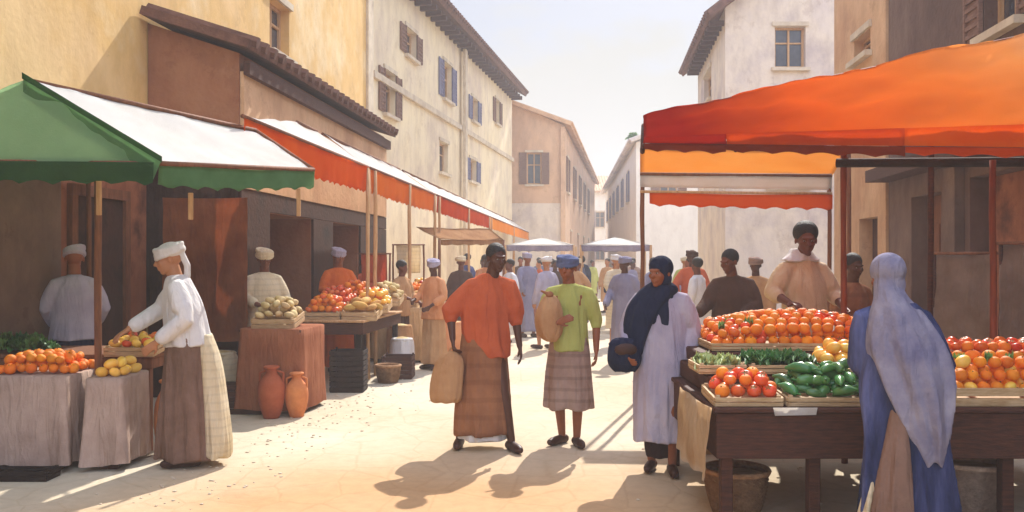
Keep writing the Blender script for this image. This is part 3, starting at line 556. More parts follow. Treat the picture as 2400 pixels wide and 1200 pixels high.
# 1 walking person in rust top
def bag_tan(bm, i):
    h = Vector(i['p']['rh']) + Vector((0, 0, -.09)); loft(bm, [(h.x-.01, h.y, h.z-.05, .05, .05, .02), (h.x-.02, h.y, h.z-.14, .13, .08, .06), (h.x-.03, h.y, h.z-.34, .155, .1, .06), (h.x-.03, h.y, h.z-.48, .14, .09, .05), (h.x-.03, h.y, h.z-.5, .09, .06, .05)], lev=16, n=40, seed=5)
def strap(bm, i):
    h = Vector(i['p']['rh']) + Vector((0, 0, -.09)); tube(bm, [h + Vector((-.07, 0, -.1)), h + Vector((-.04, 0, .0)), h + Vector((0, 0, .02)), h + Vector((.03, 0, -.0)), h + Vector((.05, 0, -.1))], .013, n=8)
w1 = person('person in a rust red top and brown wrap skirt carrying a hanging tan bag', (-.24, 7.55, 0), R(8), 1.75, SK[3],
   dict(head=(.105, -.06, 1.615), neck=(.06, -.01, 1.47), chest=(.01, .0, 1.28), re=(-.285, .02, 1.16), rh=(-.27, -.07, .94), le=(.275, .05, 1.14), lh=(.305, -.02, .87), lk=(.15, -.1, .5), la=(.22, -.12, .085), rk=(-.13, .0, .5), ra=(-.2, .1, .085), lfd=(.25, -1), rfd=(-.2, -1), hy=R(18), hp=R(8), rcurl=.9, lcurl=.25),
   [robe(FAB['brownwrap'], K_skirt(1.05, .13, .235, .09, cx=-.01, hy=.2, tw=.175), sleeves=False, name='wrap_skirt', seed=3),
    robe(FAB['rust'], [(.05, .0, 1.49, .065, .07, 0), (.035, .01, 1.44, .12, .095, .02), (.01, .0, 1.28, .185, .13, .05), (.0, 0, 1.1, .2, .145, .07), (.02, 0, .92, .2, .15, .09), (.09, -.02, .78, .13, .14, .1)], name='top', seed=4, r=(.08, .09, .085, .06), upto=.22, kf=(5, 9, 14)),
    robe(FAB['white'], [(0, 0, .3, .2, .16, .03), (0, 0, .16, .215, .17, .07), (0, 0, .085, .22, .175, .08)], sleeves=False, name='underskirt', seed=9)])
b = thing('carrier_bag', 'soft tan cloth bag hanging from the hand of the person in the rust top', 'bag', (0, 0, 0)); 
def free_item(root, person_root, parts):
    for nm, fn, m, vx in parts:
        bm = bmesh.new(); fn(bm); remesh(bm, nm, vx, 2, m, root)
def hand_world(pr, loc, rz, H): 
    return Matrix.Rotation(rz, 3, 'Z') @ (Vector(pr)*(H/1.75)) + Vector(loc)
h = hand_world((-.27, -.09, .86), (-.24, 7.55, 0), R(8), 1.75); b.location = h
free_item(b, None, [('bag_body', lambda bm: loft(bm, [(0, 0, -.02, .035, .03, .02), (-.02, 0, -.1, .11, .07, .06), (-.05, 0, -.28, .135, .09, .06), (-.06, 0, -.42, .13, .085, .06), (-.06, 0, -.45, .08, .05, .05)], lev=16, n=40, seed=5), FAB['tan'], .008),
   ('handle', lambda bm: tube(bm, [(-.05, 0, -.08), (-.02, 0, .0), (.0, 0, .012), (.02, 0, .0), (.03, 0, -.08)], .009, n=8), FAB['tan'], .005)])

# 2 person in green top with bundle
w2 = person('person in an olive green top, blue headwrap and taupe skirt standing mid street', (.5, 7.72, 0), R(-6), 1.66, SK[1],
   dict(head=(-.02, -.02, 1.615), re=(-.25, -.03, 1.18), rh=(-.1, -.25, 1.13), rpn=(.3, 1, 0), rhd=(.7, -.3, .3), le=(.245, .04, 1.13), lh=(.245, -.03, .87), hy=R(-14), hp=R(4), la=(.07, -.06, .085), lk=(.08, -.08, .5), ra=(-.07, .03, .085), lfd=(.3, -1), rfd=(-.5, -.8)),
   [robe(FAB['taupe'], K_skirt(1.0, .33, .215, .1, hy=.17), sleeves=False, name='skirt', seed=11),
    robe(FAB['green'], K_top(.86, .178, .14, .05, .0), name='top', seed=12, r=(.08, .07, .06, .05), upto=.15), turban(FAB['headblue'], 1.0, 'headwrap')], hairdo=None)
q = hand_world((-.17, -.2, 1.17), (.5, 7.72, 0), R(-6), 1.66); b = thing('cloth_bundle', 'brown cloth bundle hugged against the olive green top', 'bundle', q)
free_item(b, None, [('wrapped_cloth', lambda bm: loft(bm, [(.0, 0, .19, .04, .04, .05), (0, 0, .13, .085, .07, .07), (-.01, 0, 0, .12, .09, .09), (.0, 0, -.14, .1, .08, .09), (.02, 0, -.2, .04, .04, .05)], lev=16, n=40, seed=8, kf=(3, 5, 9)), FAB['tan'], .008), ('knot', lambda bm: (ell(bm, (0, -.03, .2), (.035, .03, .03)), tube(bm, [(0, -.03, .2), (-.07, -.05, .23)], [.018, .01])), FAB['brownwrap'], .006)])

# 3 person in lilac robe and navy shawl
w3 = person('person in a long lilac grey robe with a navy headscarf falling over one shoulder', (1.13, 6.72, 0), R(-12), 1.64, SK[1],
   dict(head=(-.01, -.07, 1.61), re=(-.27, .04, 1.17), rh=(-.25, -.16, .98), le=(.25, .05, 1.15), lh=(.22, -.03, .9), hy=R(-30), hp=R(6), la=(.09, -.06, .085), lk=(.09, -.1, .5), ra=(-.08, .06, .085), rcurl=.9),
   [robe(FAB['lilac'], K_robe(.26, .235, .08, .215), name='robe', seed=21, r=(.09, .085, .075, .07), upto=.85),
    robe(FAB['trousers'], [(0, 0, .5, .15, .12, .02), (0, -.01, .32, .14, .11, .05), (0, -.01, .2, .135, .1, .05), (0, 0, .12, .12, .09, .05)], sleeves=False, name='trousers', seed=22),
    robe(FAB['navy'], [(.0, .0, 1.53, .085, .09, .03), (-.02, .0, 1.46, .16, .12, .06), (-.12, .0, 1.32, .16, .145, .1), (-.19, -.01, 1.12, .125, .15, .14), (-.22, -.03, .96, .095, .13, .16)], sleeves=False, name='shawl', seed=23, kf=(5, 8, 13)),
    headscarf(FAB['navy'], .22, .14, seed=25)], hairdo=None)
q = hand_world((-.28, -.16, .98), (1.13, 6.72, 0), R(-12), 1.64); b = thing('shoulder_bag', 'dark navy bag held at the hip of the person in the lilac robe', 'bag', q)
free_item(b, None, [('bag_body', lambda bm: loft(bm, [(0, 0, .1, .06, .05, .03), (0, 0, .06, .11, .07, .05), (0, 0, -.08, .125, .085, .05), (0, 0, -.15, .08, .06, .04)], lev=14, n=40, seed=15), FAB['navy'], .008), ('flap', lambda bm: ell(bm, (0, -.07, .02), (.09, .02, .05)), M['leather'], .007)])

# 4 person in white leaning to the left stall
w4 = person('person in a white tunic, turban and brown robe reaching to the left stall', (-2.55, 6.95, 0), R(-72), 1.76, SK[2],
   dict(head=(0, -.13, 1.6), neck=(0, -.07, 1.47), chest=(0, -.04, 1.28), pel=(0, .02, .95), re=(-.2, -.2, 1.2), rh=(-.1, -.42, 1.06), rpn=(0, 0, -1), le=(.23, .0, 1.15), lh=(.2, -.2, .98), hy=R(0), hp=R(14), lk=(.1, -.04, .5), rcurl=.3),
   [robe(FAB['skirtbrown'], [(0, .0, 1.1, .19, .14, .02), (0, .0, .95, .2, .16, .05), (0, .02, .6, .22, .2, .09), (0, .03, .3, .235, .23, .1), (0, .03, .06, .24, .24, .12)], sleeves=False, name='long_skirt', seed=31),
    robe(FAB['white'], [(0, -.06, 1.48, .065, .07, 0), (0, -.06, 1.43, .12, .1, .02), (0, -.03, 1.27, .185, .145, .05), (0, .0, 1.06, .205, .165, .06), (0, .01, .93, .215, .18, .08)], name='tunic', seed=32, r=(.08, .08, .07, .06), upto=.8),
    robe(FAB['cream'], [(.05, .12, 1.02, .09, .07, .04), (.07, .17, .8, .13, .09, .08), (.08, .2, .5, .15, .1, .1), (.08, .22, .2, .16, .11, .12), (.08, .22, .07, .16, .11, .12)], sleeves=False, name='cream_wrap', seed=33),
    turban(FAB['white'], 1.04, 'turban', tail=[(.02, .1, .03), (.03, .12, -.08), (.02, .1, -.16)])], hairdo=None)

# 5 vendor behind left stall, back in shade
w5 = person('person in a grey blue shirt and dark trousers standing in shade behind the left stall', (-4.12, 8.35, 0), R(-150), 1.74, SK[1],
   dict(re=(-.25, .03, 1.16), rh=(-.2, -.2, 1.0), le=(.24, -.02, 1.16), lh=(.2, -.2, .98), hp=R(12)),
   [robe(FAB['lilac'], K_top(.86, .21, .15), name='shirt', seed=41, upto=.75), robe(FAB['navy'], K_skirt(1.0, .12, .17, .05, hy=.14), sleeves=False, name='trousers', seed=42), turban(FAB['lilac'], .96, 'cap')], hairdo=None)
tag(w5, 'person in a lilac grey shirt standing in shade behind the left stall')

# 6 tall vendor at right heap
w6 = person('tall vendor in a tan shirt with black hair behind the orange heap', (2.55, 7.75, .0), R(18), 1.92, SK[0],
   dict(head=(.0, -.03, 1.62), re=(-.29, .0, 1.2), rh=(-.3, -.24, 1.13), le=(.27, -.02, 1.18), lh=(.2, -.24, 1.08), rhd=(-.1, -1, .0), rpn=(0, 0, -1), hy=R(-26), hp=R(10)),
   [robe(FAB['sand'], K_top(.8, .2, .15), name='shirt', seed=51, r=(.08, .08, .07, .06), upto=.3), robe(FAB['brown'], K_skirt(1.0, .1, .17, .05), sleeves=False, name='trousers', seed=52),
    robe(FAB['white'], [(-.0, .05, 1.55, .08, .07, .03), (-.0, .04, 1.5, .12, .09, .05), (-.02, .03, 1.45, .185, .11, .07)], sleeves=False, name='neck_scarf', seed=53)], hairdo='afro')
# 7 second vendor
w7 = person('vendor', (2.24, 9.0, 0), R(-20), 1.72, SK[0],
   dict(head=(-.03, -.06, 1.61), re=(-.25, -.08, 1.18), rh=(-.32, -.28, 1.08), le=(.24, -.02, 1.16), lh=(.1, -.25, 1.05), hy=R(-35), hp=R(16)),
   [robe(FAB['brown'], K_robe(.1, .25, .07, .225, .17), name='dress', seed=61, r=(.08, .08, .075, .06), upto=.8)], hairdo='cap')
tag(w7, 'person in a dark brown dress with short hair behind the right stall')
# 8 dim person beside the vendor
w8 = person('person in a rust brown dress in shade by the tall vendor', (3.12, 8.1, 0), R(25), 1.66, SK[3],
   dict(re=(-.25, -.02, 1.16), rh=(-.15, -.24, 1.05), hy=R(-10), hp=R(10)),
   [robe(FAB['brownwrap'], K_robe(.1, .24, .07, .2), name='dress', seed=71, upto=.7)], hairdo='cap')

# 9 large person with silver headscarf and blue robe, seen from behind
w9 = person('person in a silver grey headscarf and slate blue robe seen from behind', (2.07, 4.72, 0), R(160), 1.63, SK[1],
   dict(head=(.075, -.07, 1.62), neck=(.045, -.02, 1.47), re=(-.215, -.02, 1.13), rh=(-.14, -.26, 1.0), le=(.215, -.02, 1.13), lh=(.14, -.26, 1.0), hy=R(25), hp=R(12), shw=.15),
   [robe(FAB['bluefoldshade'], [(0, .0, 1.48, .07, .08, 0), (0, .0, 1.43, .12, .1, .02), (0, .0, 1.25, .18, .15, .05), (0, .0, 1.0, .225, .17, .1), (-.01, .02, .7, .215, .19, .15), (-.02, .03, .4, .235, .21, .18), (-.03, .03, .08, .26, .23, .2)], name='robe', seed=81, r=(.075, .075, .075, .065), upto=.8, kf=(6, 9, 15)),
    robe(FAB['scarf'], [(.07, -.03, 1.58, .075, .085, .01), (.05, .0, 1.5, .095, .1, .04), (0.02, .02, 1.4, .145, .13, .07), (-.02, .04, 1.22, .195, .165, .12), (-.07, .08, 1.02, .18, .15, .18), (-.12, .11, .78, .12, .12, .22), (-.15, .12, .6, .06, .07, .22)], sleeves=False, name='scarf_drape', seed=82, kf=(5, 9, 14), extra=lambda bm, i: (ell(bm, i['T'](0, .03, .035), (.098, .112, .104), i['Rm'], 3), ell(bm, i['T'](0, .03, -.05), (.09, .085, .09), i['Rm'], 3))),
    robe(FAB['skirtbrown'], [(.02, .14, .92, .04, .05, .03), (.03, .16, .68, .075, .08, .1), (.05, .18, .4, .11, .1, .12), (.07, .19, .06, .14, .12, .14)], sleeves=False, name='underskirt', seed=83),
    robe(FAB['cream'], [(.15, .12, .52, .03, .06, .05), (.18, .13, .3, .05, .09, .12), (.22, .14, .08, .07, .11, .16)], sleeves=False, name='pale_hem', seed=84)], hairdo=None)

# left side stall people
side = [
 ('person in a cream top and pale headcloth behind the terracotta draped table', (-2.86, 10.25), R(35), 1.74, 0, 'cream', 'cream', 'taupe'),
 ('person in a bright orange dress with a pale cap behind the long left table', (-2.46, 12.6), R(30), 1.78, 1, 'orange', 'lilac', 'orange'),
 ('person in a rust red blouse further along behind the long left table', (-2.35, 14.2), R(40), 1.66, 3, 'rust', None, 'brown'),
 ('person in a tan tunic bending at the far end of the left tables', (-1.72, 13.9), R(60), 1.6, 0, 'tan', None, 'brown'),
 ('person in a peach top with a grey brown skirt by the far left tables', (-1.15, 13.0), R(-40), 1.62, 3, 'peach', 'lilac', 'tan')]
for n, (lb, (x, y), rz, H, s, f, hw, sk_) in enumerate(side):
    person(lb, (x, y, 0), rz, H, SK[s], dict(re=(-.25, -.05, 1.17), rh=(-.16, -.28, 1.1), le=(.25, -.02, 1.15), lh=(.18, -.24, 1.02), hp=R(12), hy=R(-15+10*n)),
      [robe(FAB[f], K_top(.8, .21, .15), name='top', seed=90+n, upto=.6, voxel=.014), robe(FAB[sk_], K_skirt(1.0, .1, .22, .08), sleeves=False, name='skirt', seed=95+n, voxel=.014)] + ([turban(FAB[hw], 1.0, 'headwrap')] if hw else []), hairdo=None if hw else 'cap', fine=n < 2)
# crowd in the distance
crowd = [('person in white robe', 'white', None, -.05, 17.0, 0), ('person in grey robe and cap', 'greyblue', 'lilac', .32, 18.5, 1), ('person in lilac dress', 'lilac', 'white', .62, 16.0, 2), ('person in brown dress', 'brown', None, 1.0, 20.5, 3), ('person in tan robe', 'tan', 'cream', 1.32, 18.0, 0), ('person in slate robe', 'slate', None, 1.62, 21.0, 1),
 ('person in cream robe', 'cream', 'white', 1.95, 16.5, 2), ('person in taupe robe', 'taupe', 'greyblue', 2.3, 19.5, 3), ('person in grey blue shirt', 'greyblue', None, 2.7, 17.0, 0), ('person in navy dress', 'navy', 'lilac', 2.55, 22.0, 1), ('person in rust shawl', 'rust', 'brown', 3.05, 15.0, 3), ('person in pale lilac robe', 'lilac', None, 3.5, 17.5, 1), ('person in olive top', 'green', 'cream', 3.9, 20, 2),
 ('person in peach dress', 'peach', None, -.55, 19.0, 3), ('person in brown jacket', 'brown', 'cream', -.95, 16.5, 0), ('person in white shirt', 'white', None, 2.75, 13.2, 0), ('person in tan jacket', 'tan', 'taupe', 3.35, 12.2, 3), ('person in grey shawl', 'greyblue', 'greyblue', 1.75, 13.8, 3)]
where = ['at the left edge of the open street', 'before the left white canopy', 'under the left white canopy', 'between the two white canopies', 'just behind the gap of the white canopies', 'behind the left post of the right white canopy', 'in front of the right white canopy', 'under the right white canopy', 'beside the right white canopy', 'far behind the right white canopy',
 'below the striped orange awning', 'under the far end of the striped awning', 'before the mauve house', 'near the far left awnings', 'beside the last left table', 'behind the dark haired vendor in brown', 'to the right of the dark haired vendor in brown', 'just beyond the person in the navy shawl']
for n, ((lb, f, hw, x, y, s), wh) in enumerate(zip(crowd, where)):
    rz = rnd.uniform(-3, 3); H = rnd.uniform(1.6, 1.78)
    person(f'distant {lb} {wh}', (x, y, 0), rz, H, SK[s], dict(re=(-.25, -.05+rnd.uniform(-.1, .1), 1.17), rh=(-.2, -.1-rnd.random()*.2, .98), lk=(.1, -.12, .5), la=(.09, -.1, .085), hy=rnd.uniform(-.6, .6)),
      [robe(FAB[f], K_robe(rnd.choice([.12, .35, .5]), .22, .07), name='robe', seed=100+n, voxel=.02, smooth=2)] + ([turban(FAB[hw], 1.0, 'headwrap')] if hw else []), hairdo=None if hw else 'cap', fine=False, group='people in the distant crowd')

far = [('white', -.25, 24), ('brown', .25, 26), ('rust', .75, 24.5), ('lilac', 1.25, 27), ('cream', 1.75, 25.5), ('navy', 2.2, 28), ('tan', 2.9, 27), ('greyblue', 3.4, 25), ('taupe', 3.9, 28.5), ('peach', 4.3, 26), ('slate', .95, 31), ('orange', 2.05, 33), ('green', 3.1, 34), ('skirtbrown', 1.5, 36), ('blue', -1.1, 21.5), ('warmcloth', -.75, 23)]
cn = dict(greyblue='grey blue', skirtbrown='grey brown', warmcloth='warm brown', rust='rust red', peach='peach', green='olive green')
for n, (f, x, y) in enumerate(far):
    person(f'very small far figure in {"an" if cn.get(f, f)[0] in "aeo" else "a"} {cn.get(f, f)} robe beyond the white canopies', (x, y, 0), rnd.uniform(-3, 3), rnd.uniform(1.58, 1.8), SK[n % 4], dict(lk=(.1, -.12, .5), la=(.09, -.1, .085)),
      [robe(FAB[f], K_robe(rnd.choice([.12, .35]), .22, .07), name='robe', seed=200+n, voxel=.026, smooth=2)], hairdo='cap', fine=False, group='people beyond the white canopies')

# ------------------------------------------------------------------ canopies and awnings
CL = dict(
 green=cloth('sage_green_canvas', '#b4d3a8', '#9cc091', .6, scale=1.2), dgreen=cloth('dark_green_canvas', '#3f6238', '#35552f', .2), mgreen=cloth('mid_green_canvas', '#7fa876', '#6d9663', .4, scale=2.5),
 white=cloth('white_canvas', '#f6f4ef', '#edeae3', .3, scale=1.5), orange=cloth('orange_canvas', '#f07a20', '#ea6a18', .4, scale=1.3), lorange=cloth('light_orange_canvas', '#f0923a', '#ec842c', .4, scale=1.1),
 amber=cloth('amber_canvas', '#f6b552', '#f3a840', .5, scale=1.3), red=cloth('deep_red_canvas', '#b82a14', '#a82210', .4, scale=2), dorange=cloth('burnt_orange_canvas', '#da5c1c', '#cc4f16', .4, scale=2), rustc=cloth('rust_brown_canvas', '#9a4022', '#863216', .25, scale=3),
 peach=cloth('peach_canvas', '#f0b078', '#eea05c', .4, scale=1.4))
def sheet(c, nx, ny, sag=.06, wr=.015, seed=0, scallop=0, th=.006, ripple=0):
    """cloth sheet between corners c = [a(u0v0), b(u1v0), c(u1v1), d(u0v1)] with sag, creases and thickness"""
    a, b, c_, d = map(Vector, c); bm = bmesh.new(); g = []; nr = (b-a).cross(d-a).normalized(); L = (b-a).length
    for j in range(ny+1):
        v = j/ny; row = []
        for i in range(nx+1):
            u = i/nx; p = a.lerp(b, u).lerp(d.lerp(c_, u), v); s_ = math.sin(math.pi*u)*math.sin(math.pi*(v if not scallop else 1))
            p.z -= sag*4*(u*(1-u))*(.3+.7*math.sin(math.pi*v) if not scallop else 1)
            s2 = (p.x+p.y); p += nr*(wr*noise.noise(Vector((p.x*2.2, p.y*2.2, p.z*2.2+seed))) + wr*.4*noise.noise(p*6.5) + ripple*v*math.sin(s2*9+seed) + ripple*.5*v*math.sin(s2*23+seed*2))
            if scallop and j == ny: p.z += scallop*abs(math.cos(u*L*math.pi/.22))
            row.append(bm.verts.new(p))
        g.append(row)
    for j in range(ny):
        for i in range(nx): bm.faces.new((g[j][i], g[j][i+1], g[j+1][i+1], g[j+1][i]))
    bmesh.ops.solidify(bm, geom=bm.faces[:], thickness=th); return bm
Z = lambda p, dz: Vector((p[0], p[1], p[2]+dz))
def pole(parent, p, top, r=.028, m='midwood', name='post'):
    bm = bmesh.new(); rr = random.Random(hash((round(p[0]*100), round(p[1]*100))) & 255); n = 7
    tube(bm, [Vector((p[0]+rr.uniform(-.006, .006), p[1]+rr.uniform(-.006, .006), top*i/(n-1))) for i in range(n)], [r*rr.uniform(.9, 1.08) for _ in range(n)], n=10, cap=False); return fin(bm, name, M[m], parent, True)
def rod(parent, a, b, r=.02, m='midwood', name='rail'):
    bm = bmesh.new(); tube(bm, [a, b], r, n=8, cap=False); return fin(bm, name, M[m], parent, True)
# green tent, front left
gt = thing('market_tent', 'green gabled market tent with its sunlit roof coloured white at the front left', 'tent', S(-3.6, 7, 0)); gt.location = (0, 0, 0)
e0, e1 = P(370, 383, 6.0), P(735, 398, 7.55); r0, r1 = P(62, 188, 6.25), P(600, 306, 7.9); l0, l1 = Vector((-4.75, 6.2, 2.3)), Vector((-4.3, 9.0, 2.4))
fin(sheet([e0, e1, r1, r0], 40, 12, .05, .03, 1), 'sunlit_white_roof', CL['white'], gt, True)  # white stands for the sun glare on this roof slope
fin(sheet([l0, l1, r1 + Vector((-.01, 0, -.01)), r0 + Vector((-.01, 0, -.01))], 40, 12, .05, .03, 2), 'left_roof', CL['mgreen'], gt, True)
gb = bmesh.new(); bm = sheet([l0 + Vector((0, -.02, 0)), e0 + Vector((0, -.02, 0)), r0 + Vector((.01, -.02, -.005)), r0 + Vector((-.01, -.02, -.005))], 24, 14, .0, .03, 3); gb.free(); fin(bm, 'gable_panel', CL['green'], gt, True)
dv = (e0-r0); nn = Vector((0, -.035, 0))
fin(sheet([r0 + nn + Vector((.0, 0, .03)), e0 + nn + Vector((.04, 0, .02)), e0 + nn + Vector((-.02, 0, -.12)), r0 + nn + Vector((0, 0, -.12))], 24, 3, 0, .01, 4, ripple=.006), 'gable_trim', CL['mgreen'], gt, True)
fin(sheet([r0 + nn*1.6 + Vector((0, 0, .045)), e0 + nn*1.6 + Vector((.05, 0, .04)), e0 + nn*1.6 + Vector((.05, 0, .0)), r0 + nn*1.6 + Vector((0, 0, .0))], 24, 2, 0, .01, 4), 'gable_piping', CL['dgreen'], gt, True)
fin(sheet([l0 + nn*2, e0 + nn*2, Z(e0 + nn*2, -.16), Z(l0 + nn*2, -.16)], 40, 5, 0, .01, 5, scallop=.035, ripple=.012), 'front_valance', CL['dgreen'], gt, True)
fin(sheet([e0 + Vector((.01, 0, 0)), e1 + Vector((.01, 0, 0)), Z(e1 + Vector((.01, 0, 0)), -.17), Z(e0 + Vector((.01, 0, 0)), -.17)], 40, 5, .02, .01, 6, scallop=.03, ripple=.012), 'side_valance', CL['mgreen'], gt, True)
pole(gt, P(230, 1080, 7.05), 2.25, .03); pole(gt, (-4.7, 6.4, 0), 2.28, .03); rod(gt, e1, r1, .018); rod(gt, r1, S(-4.6, 10.38, 2.9), .018); rod(gt, e1, S(-4.35, 10.38, 2.5), .012); pole(gt, (-4.25, 8.9, 0), 2.38, .026)
rod(gt, e0, e1, .018); rod(gt, r0, r1, .02); rod(gt, l0, e0, .018)
for x, y, d, L, k in ((447, 470, 6.6, .2, 'just above the turban of the person in white'), (700, 460, 8.0, .25, 'at its far corner'), (232, 438, 6.4, .26, 'above the head of the person in lilac grey')):
    q = P(x, y-18, d); t = tag(fin(bevbox(q.x-.018, q.x+.018, q.y-.01, q.y+.01, q.z-L, q.z, .004), 'hanging_stick', M['lightwood']), f'pale stick hanging from the tent edge {k}', 'stick')
# orange awnings down the left side, their sunlit tops coloured white
aw = [(7.75, 12.0, 'orange', 'orange awning with its sunlit top coloured white above the near left tables'), (12.1, 17.0, 'lorange', 'light orange awning in the middle of the left row'), (17.1, 25.5, 'dorange', 'burnt orange awning past the light one in the left row'), (25.6, 40, 'amber', 'amber awning at the far end of the left row')]
for i, (y0, y1, cc, lb) in enumerate(aw):
    t = thing('awning', lb, 'awning', (0, 0, 0)); n = int((y1-y0)*8)
    F0, F1 = S(-3.1, y0, 2.86), S(-3.1, y1, 2.86); B0, B1 = S(-3.78, y0+(3.4 if i == 0 else .1), 3.34), S(-3.78, y1-.05, 3.34)
    fin(sheet([F0, F1, B1, B0], n, 8, .04, .03, 10+i), 'roof_cloth', CL['white'], t, True)
    fin(sheet([F0 + Vector((.012, 0, 0)), F1 + Vector((.012, 0, 0)), Z(F1, -.36), Z(F0, -.36)], n*2, 6, .02, .012, 20+i, scallop=.04, ripple=.014), 'valance', CL[cc], t, True)
    rod(t, F0, F1, .02); rod(t, B0, B1, .02)
    for yy in ([11.9] if i == 0 else [y0+.2, (y0+y1)/2, y1-.2]): pole(t, S(-3.08, yy), 2.84, .028, 'lightwood')
# big orange canopy, right
oc = thing('market_canopy', 'large bright orange canopy with a deep red end over the right stall', 'canopy', (0, 0, 0))
f0, f1 = P(1508, 332, 6.6), P(2620, 300, 4.9); b0, b1 = P(1508, 268, 7.3), P(2620, 30, 7.0)
lp = lambda t: (f0.lerp(f1, t), b0.lerp(b1, t))
graded_cloth = cloth('graded_orange_canvas', '#e86a1c', '#e86a1c', .4); t = graded_cloth.node_tree; pr = [n for n in t.nodes if n.type == 'BSDF_PRINCIPLED'][0]; trn = [n for n in t.nodes if n.type == 'BSDF_TRANSLUCENT'][0]  # cloth colour runs from deep red on the left to pale peach on the right
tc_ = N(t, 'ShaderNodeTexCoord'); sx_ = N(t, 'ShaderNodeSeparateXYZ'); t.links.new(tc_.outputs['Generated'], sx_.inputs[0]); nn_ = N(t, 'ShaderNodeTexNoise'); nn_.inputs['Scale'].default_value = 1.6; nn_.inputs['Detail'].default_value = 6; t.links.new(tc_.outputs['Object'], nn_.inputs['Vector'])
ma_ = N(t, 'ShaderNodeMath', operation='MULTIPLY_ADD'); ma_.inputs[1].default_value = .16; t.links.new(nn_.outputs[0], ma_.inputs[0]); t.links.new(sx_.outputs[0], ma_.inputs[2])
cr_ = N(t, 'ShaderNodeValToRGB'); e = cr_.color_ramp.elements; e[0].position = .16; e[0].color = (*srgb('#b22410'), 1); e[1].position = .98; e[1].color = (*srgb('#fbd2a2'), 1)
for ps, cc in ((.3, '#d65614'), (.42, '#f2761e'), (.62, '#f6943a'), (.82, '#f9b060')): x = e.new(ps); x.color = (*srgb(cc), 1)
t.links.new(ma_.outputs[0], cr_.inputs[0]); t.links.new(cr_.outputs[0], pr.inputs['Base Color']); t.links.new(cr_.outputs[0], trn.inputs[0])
fin(sheet([f0, f1, b1, b0], 110, 18, 0, .05, 40), 'canopy_cloth', graded_cloth, oc, True)
fv0, fv1 = f0 + Vector((0, -.022, .035)), f1 + Vector((0, -.022, .035))
for k, (u0, u1, cc, c2) in enumerate([(0, .22, 'red', 'rustc'), (.22, .62, 'dorange', 'rustc'), (.62, 1, 'orange', 'dorange')]):
    fa, fb = fv0.lerp(fv1, u0), fv0.lerp(fv1, u1); h0, h1 = .05+.1*u0, .05+.1*u1
    fin(sheet([fa, fb, Z(fb, -h1), Z(fa, -h0)], 30, 3, 0, .01, 50+k, ripple=.008), 'valance', CL[cc], oc, True)
    fin(sheet([Z(fa, -h0-.002), Z(fb, -h1-.002), Z(fb, -h1-.075), Z(fa, -h0-.06)], 40, 3, 0, .01, 55+k, scallop=.02, ripple=.012), 'valance_edge', CL[c2], oc, True)
rod(oc, f0 + Vector((0, .04, -.03)), f1 + Vector((0, .04, -.03)), .022, 'darkwood'); rod(oc, b0 + Vector((0, 0, -.03)), b1 + Vector((0, 0, -.03)), .02, 'redwood'); 
for a, b in ((0, 0), (.25, .25), (.45, .45), (.62, .62), (.8, .8)): p_, q_ = lp(a); rod(oc, p_ + Vector((0, .05, -.07)), q_ + Vector((0, 0, -.09)), .018, 'darkwood', 'rafter')
for x, d, m_ in ((1978, 7.0, 'redwood'), (2182, 7.1, 'darkwood'), (2326, 6.3, 'redwood')):
    q = P(x, 800, d); pole(oc, q, EYE + (610-375)/F*d + .12*(d > 6.5)*3, .024, m_)
rod(oc, P(1960, 382, 6.9), P(2620, 378, 6.0), .035, 'blackwood', 'beam')
# lower amber and orange awning behind it
sa = thing('striped_awning', 'lower amber awning with a band coloured sunlit white plus orange valance behind the right canopy', 'awning', (0, 0, 0))
s0, s1 = P(1500, 408, 9.6), P(1950, 412, 9.4); t0_, t1_ = P(1500, 350, 10.4), P(1990, 350, 10.3)
fin(sheet([s0, s1, t1_, t0_], 36, 8, .02, .03, 61), 'roof_cloth', CL['amber'], sa, True)
fin(sheet([s0 + Vector((0, -.01, 0)), s1 + Vector((0, -.01, 0)), Z(s1, -.15), Z(s0, -.14)], 36, 3, .01, .01, 62, ripple=.01), 'sunlit_white_band', cloth('sunlit_band_canvas', '#faf8f4', '#f2efe8', .75), sa, True)  # white band colours in the sunlit top of the awning
fin(sheet([Z(s0, -.2) + Vector((.1, -.02, 0)), Z(s1, -.2) + Vector((0, -.02, 0)), Z(s1, -.37) + Vector((0, -.02, 0)), Z(s0, -.35) + Vector((.1, -.02, 0))], 36, 4, .01, .01, 63, scallop=.03, ripple=.014), 'valance', CL['orange'], sa, True)
rod(sa, s0, s1, .02); rod(sa, t0_, t1_, .02); rod(sa, Z(s0, -.19), Z(s1, -.19), .015, 'lightwood')
for q in (s0 + Vector((.03, .03, 0)), s1 + Vector((-.02, .03, 0)), t0_ + Vector((.03, 0, 0)), t1_): pole(sa, q, q.z-.01, .024, 'midwood')
# white canopies far down the street
for i, (x0, x1, d, lb) in enumerate(((1185, 1345, 21, 'white flat market canopy in the distance, the left one of two'), (1362, 1525, 20, 'white flat market canopy in the distance, the right one of two'))):
    t = thing('white_canopy', lb, 'canopy', (0, 0, 0)); a = P(x0, 574, d); b = P(x1, 574, d); zc = a.z
    A4 = [a, b, b + Vector((.2, 2.2, 0)), a + Vector((.2, 2.2, 0))]; c = (a+b)/2 + Vector((.1, 1.1, .2))
    for k in range(4): fin(sheet([A4[k], A4[(k+1) % 4], c + Vector((.01, 0, 0)), c - Vector((.01, 0, 0))], 10, 8, .01, .02, 70+k), 'roof_cloth', CL['white'], t, True)
    fin(sheet([a + Vector((0, -.02, 0)), b + Vector((0, -.02, 0)), Z(b, -.16), Z(a, -.16)], 20, 3, .01, .01, 75, scallop=.03, ripple=.01), 'valance', FAB['lilac'], t, True)
    for q in A4: pole(t, q, q.z, .03, 'lightwood')
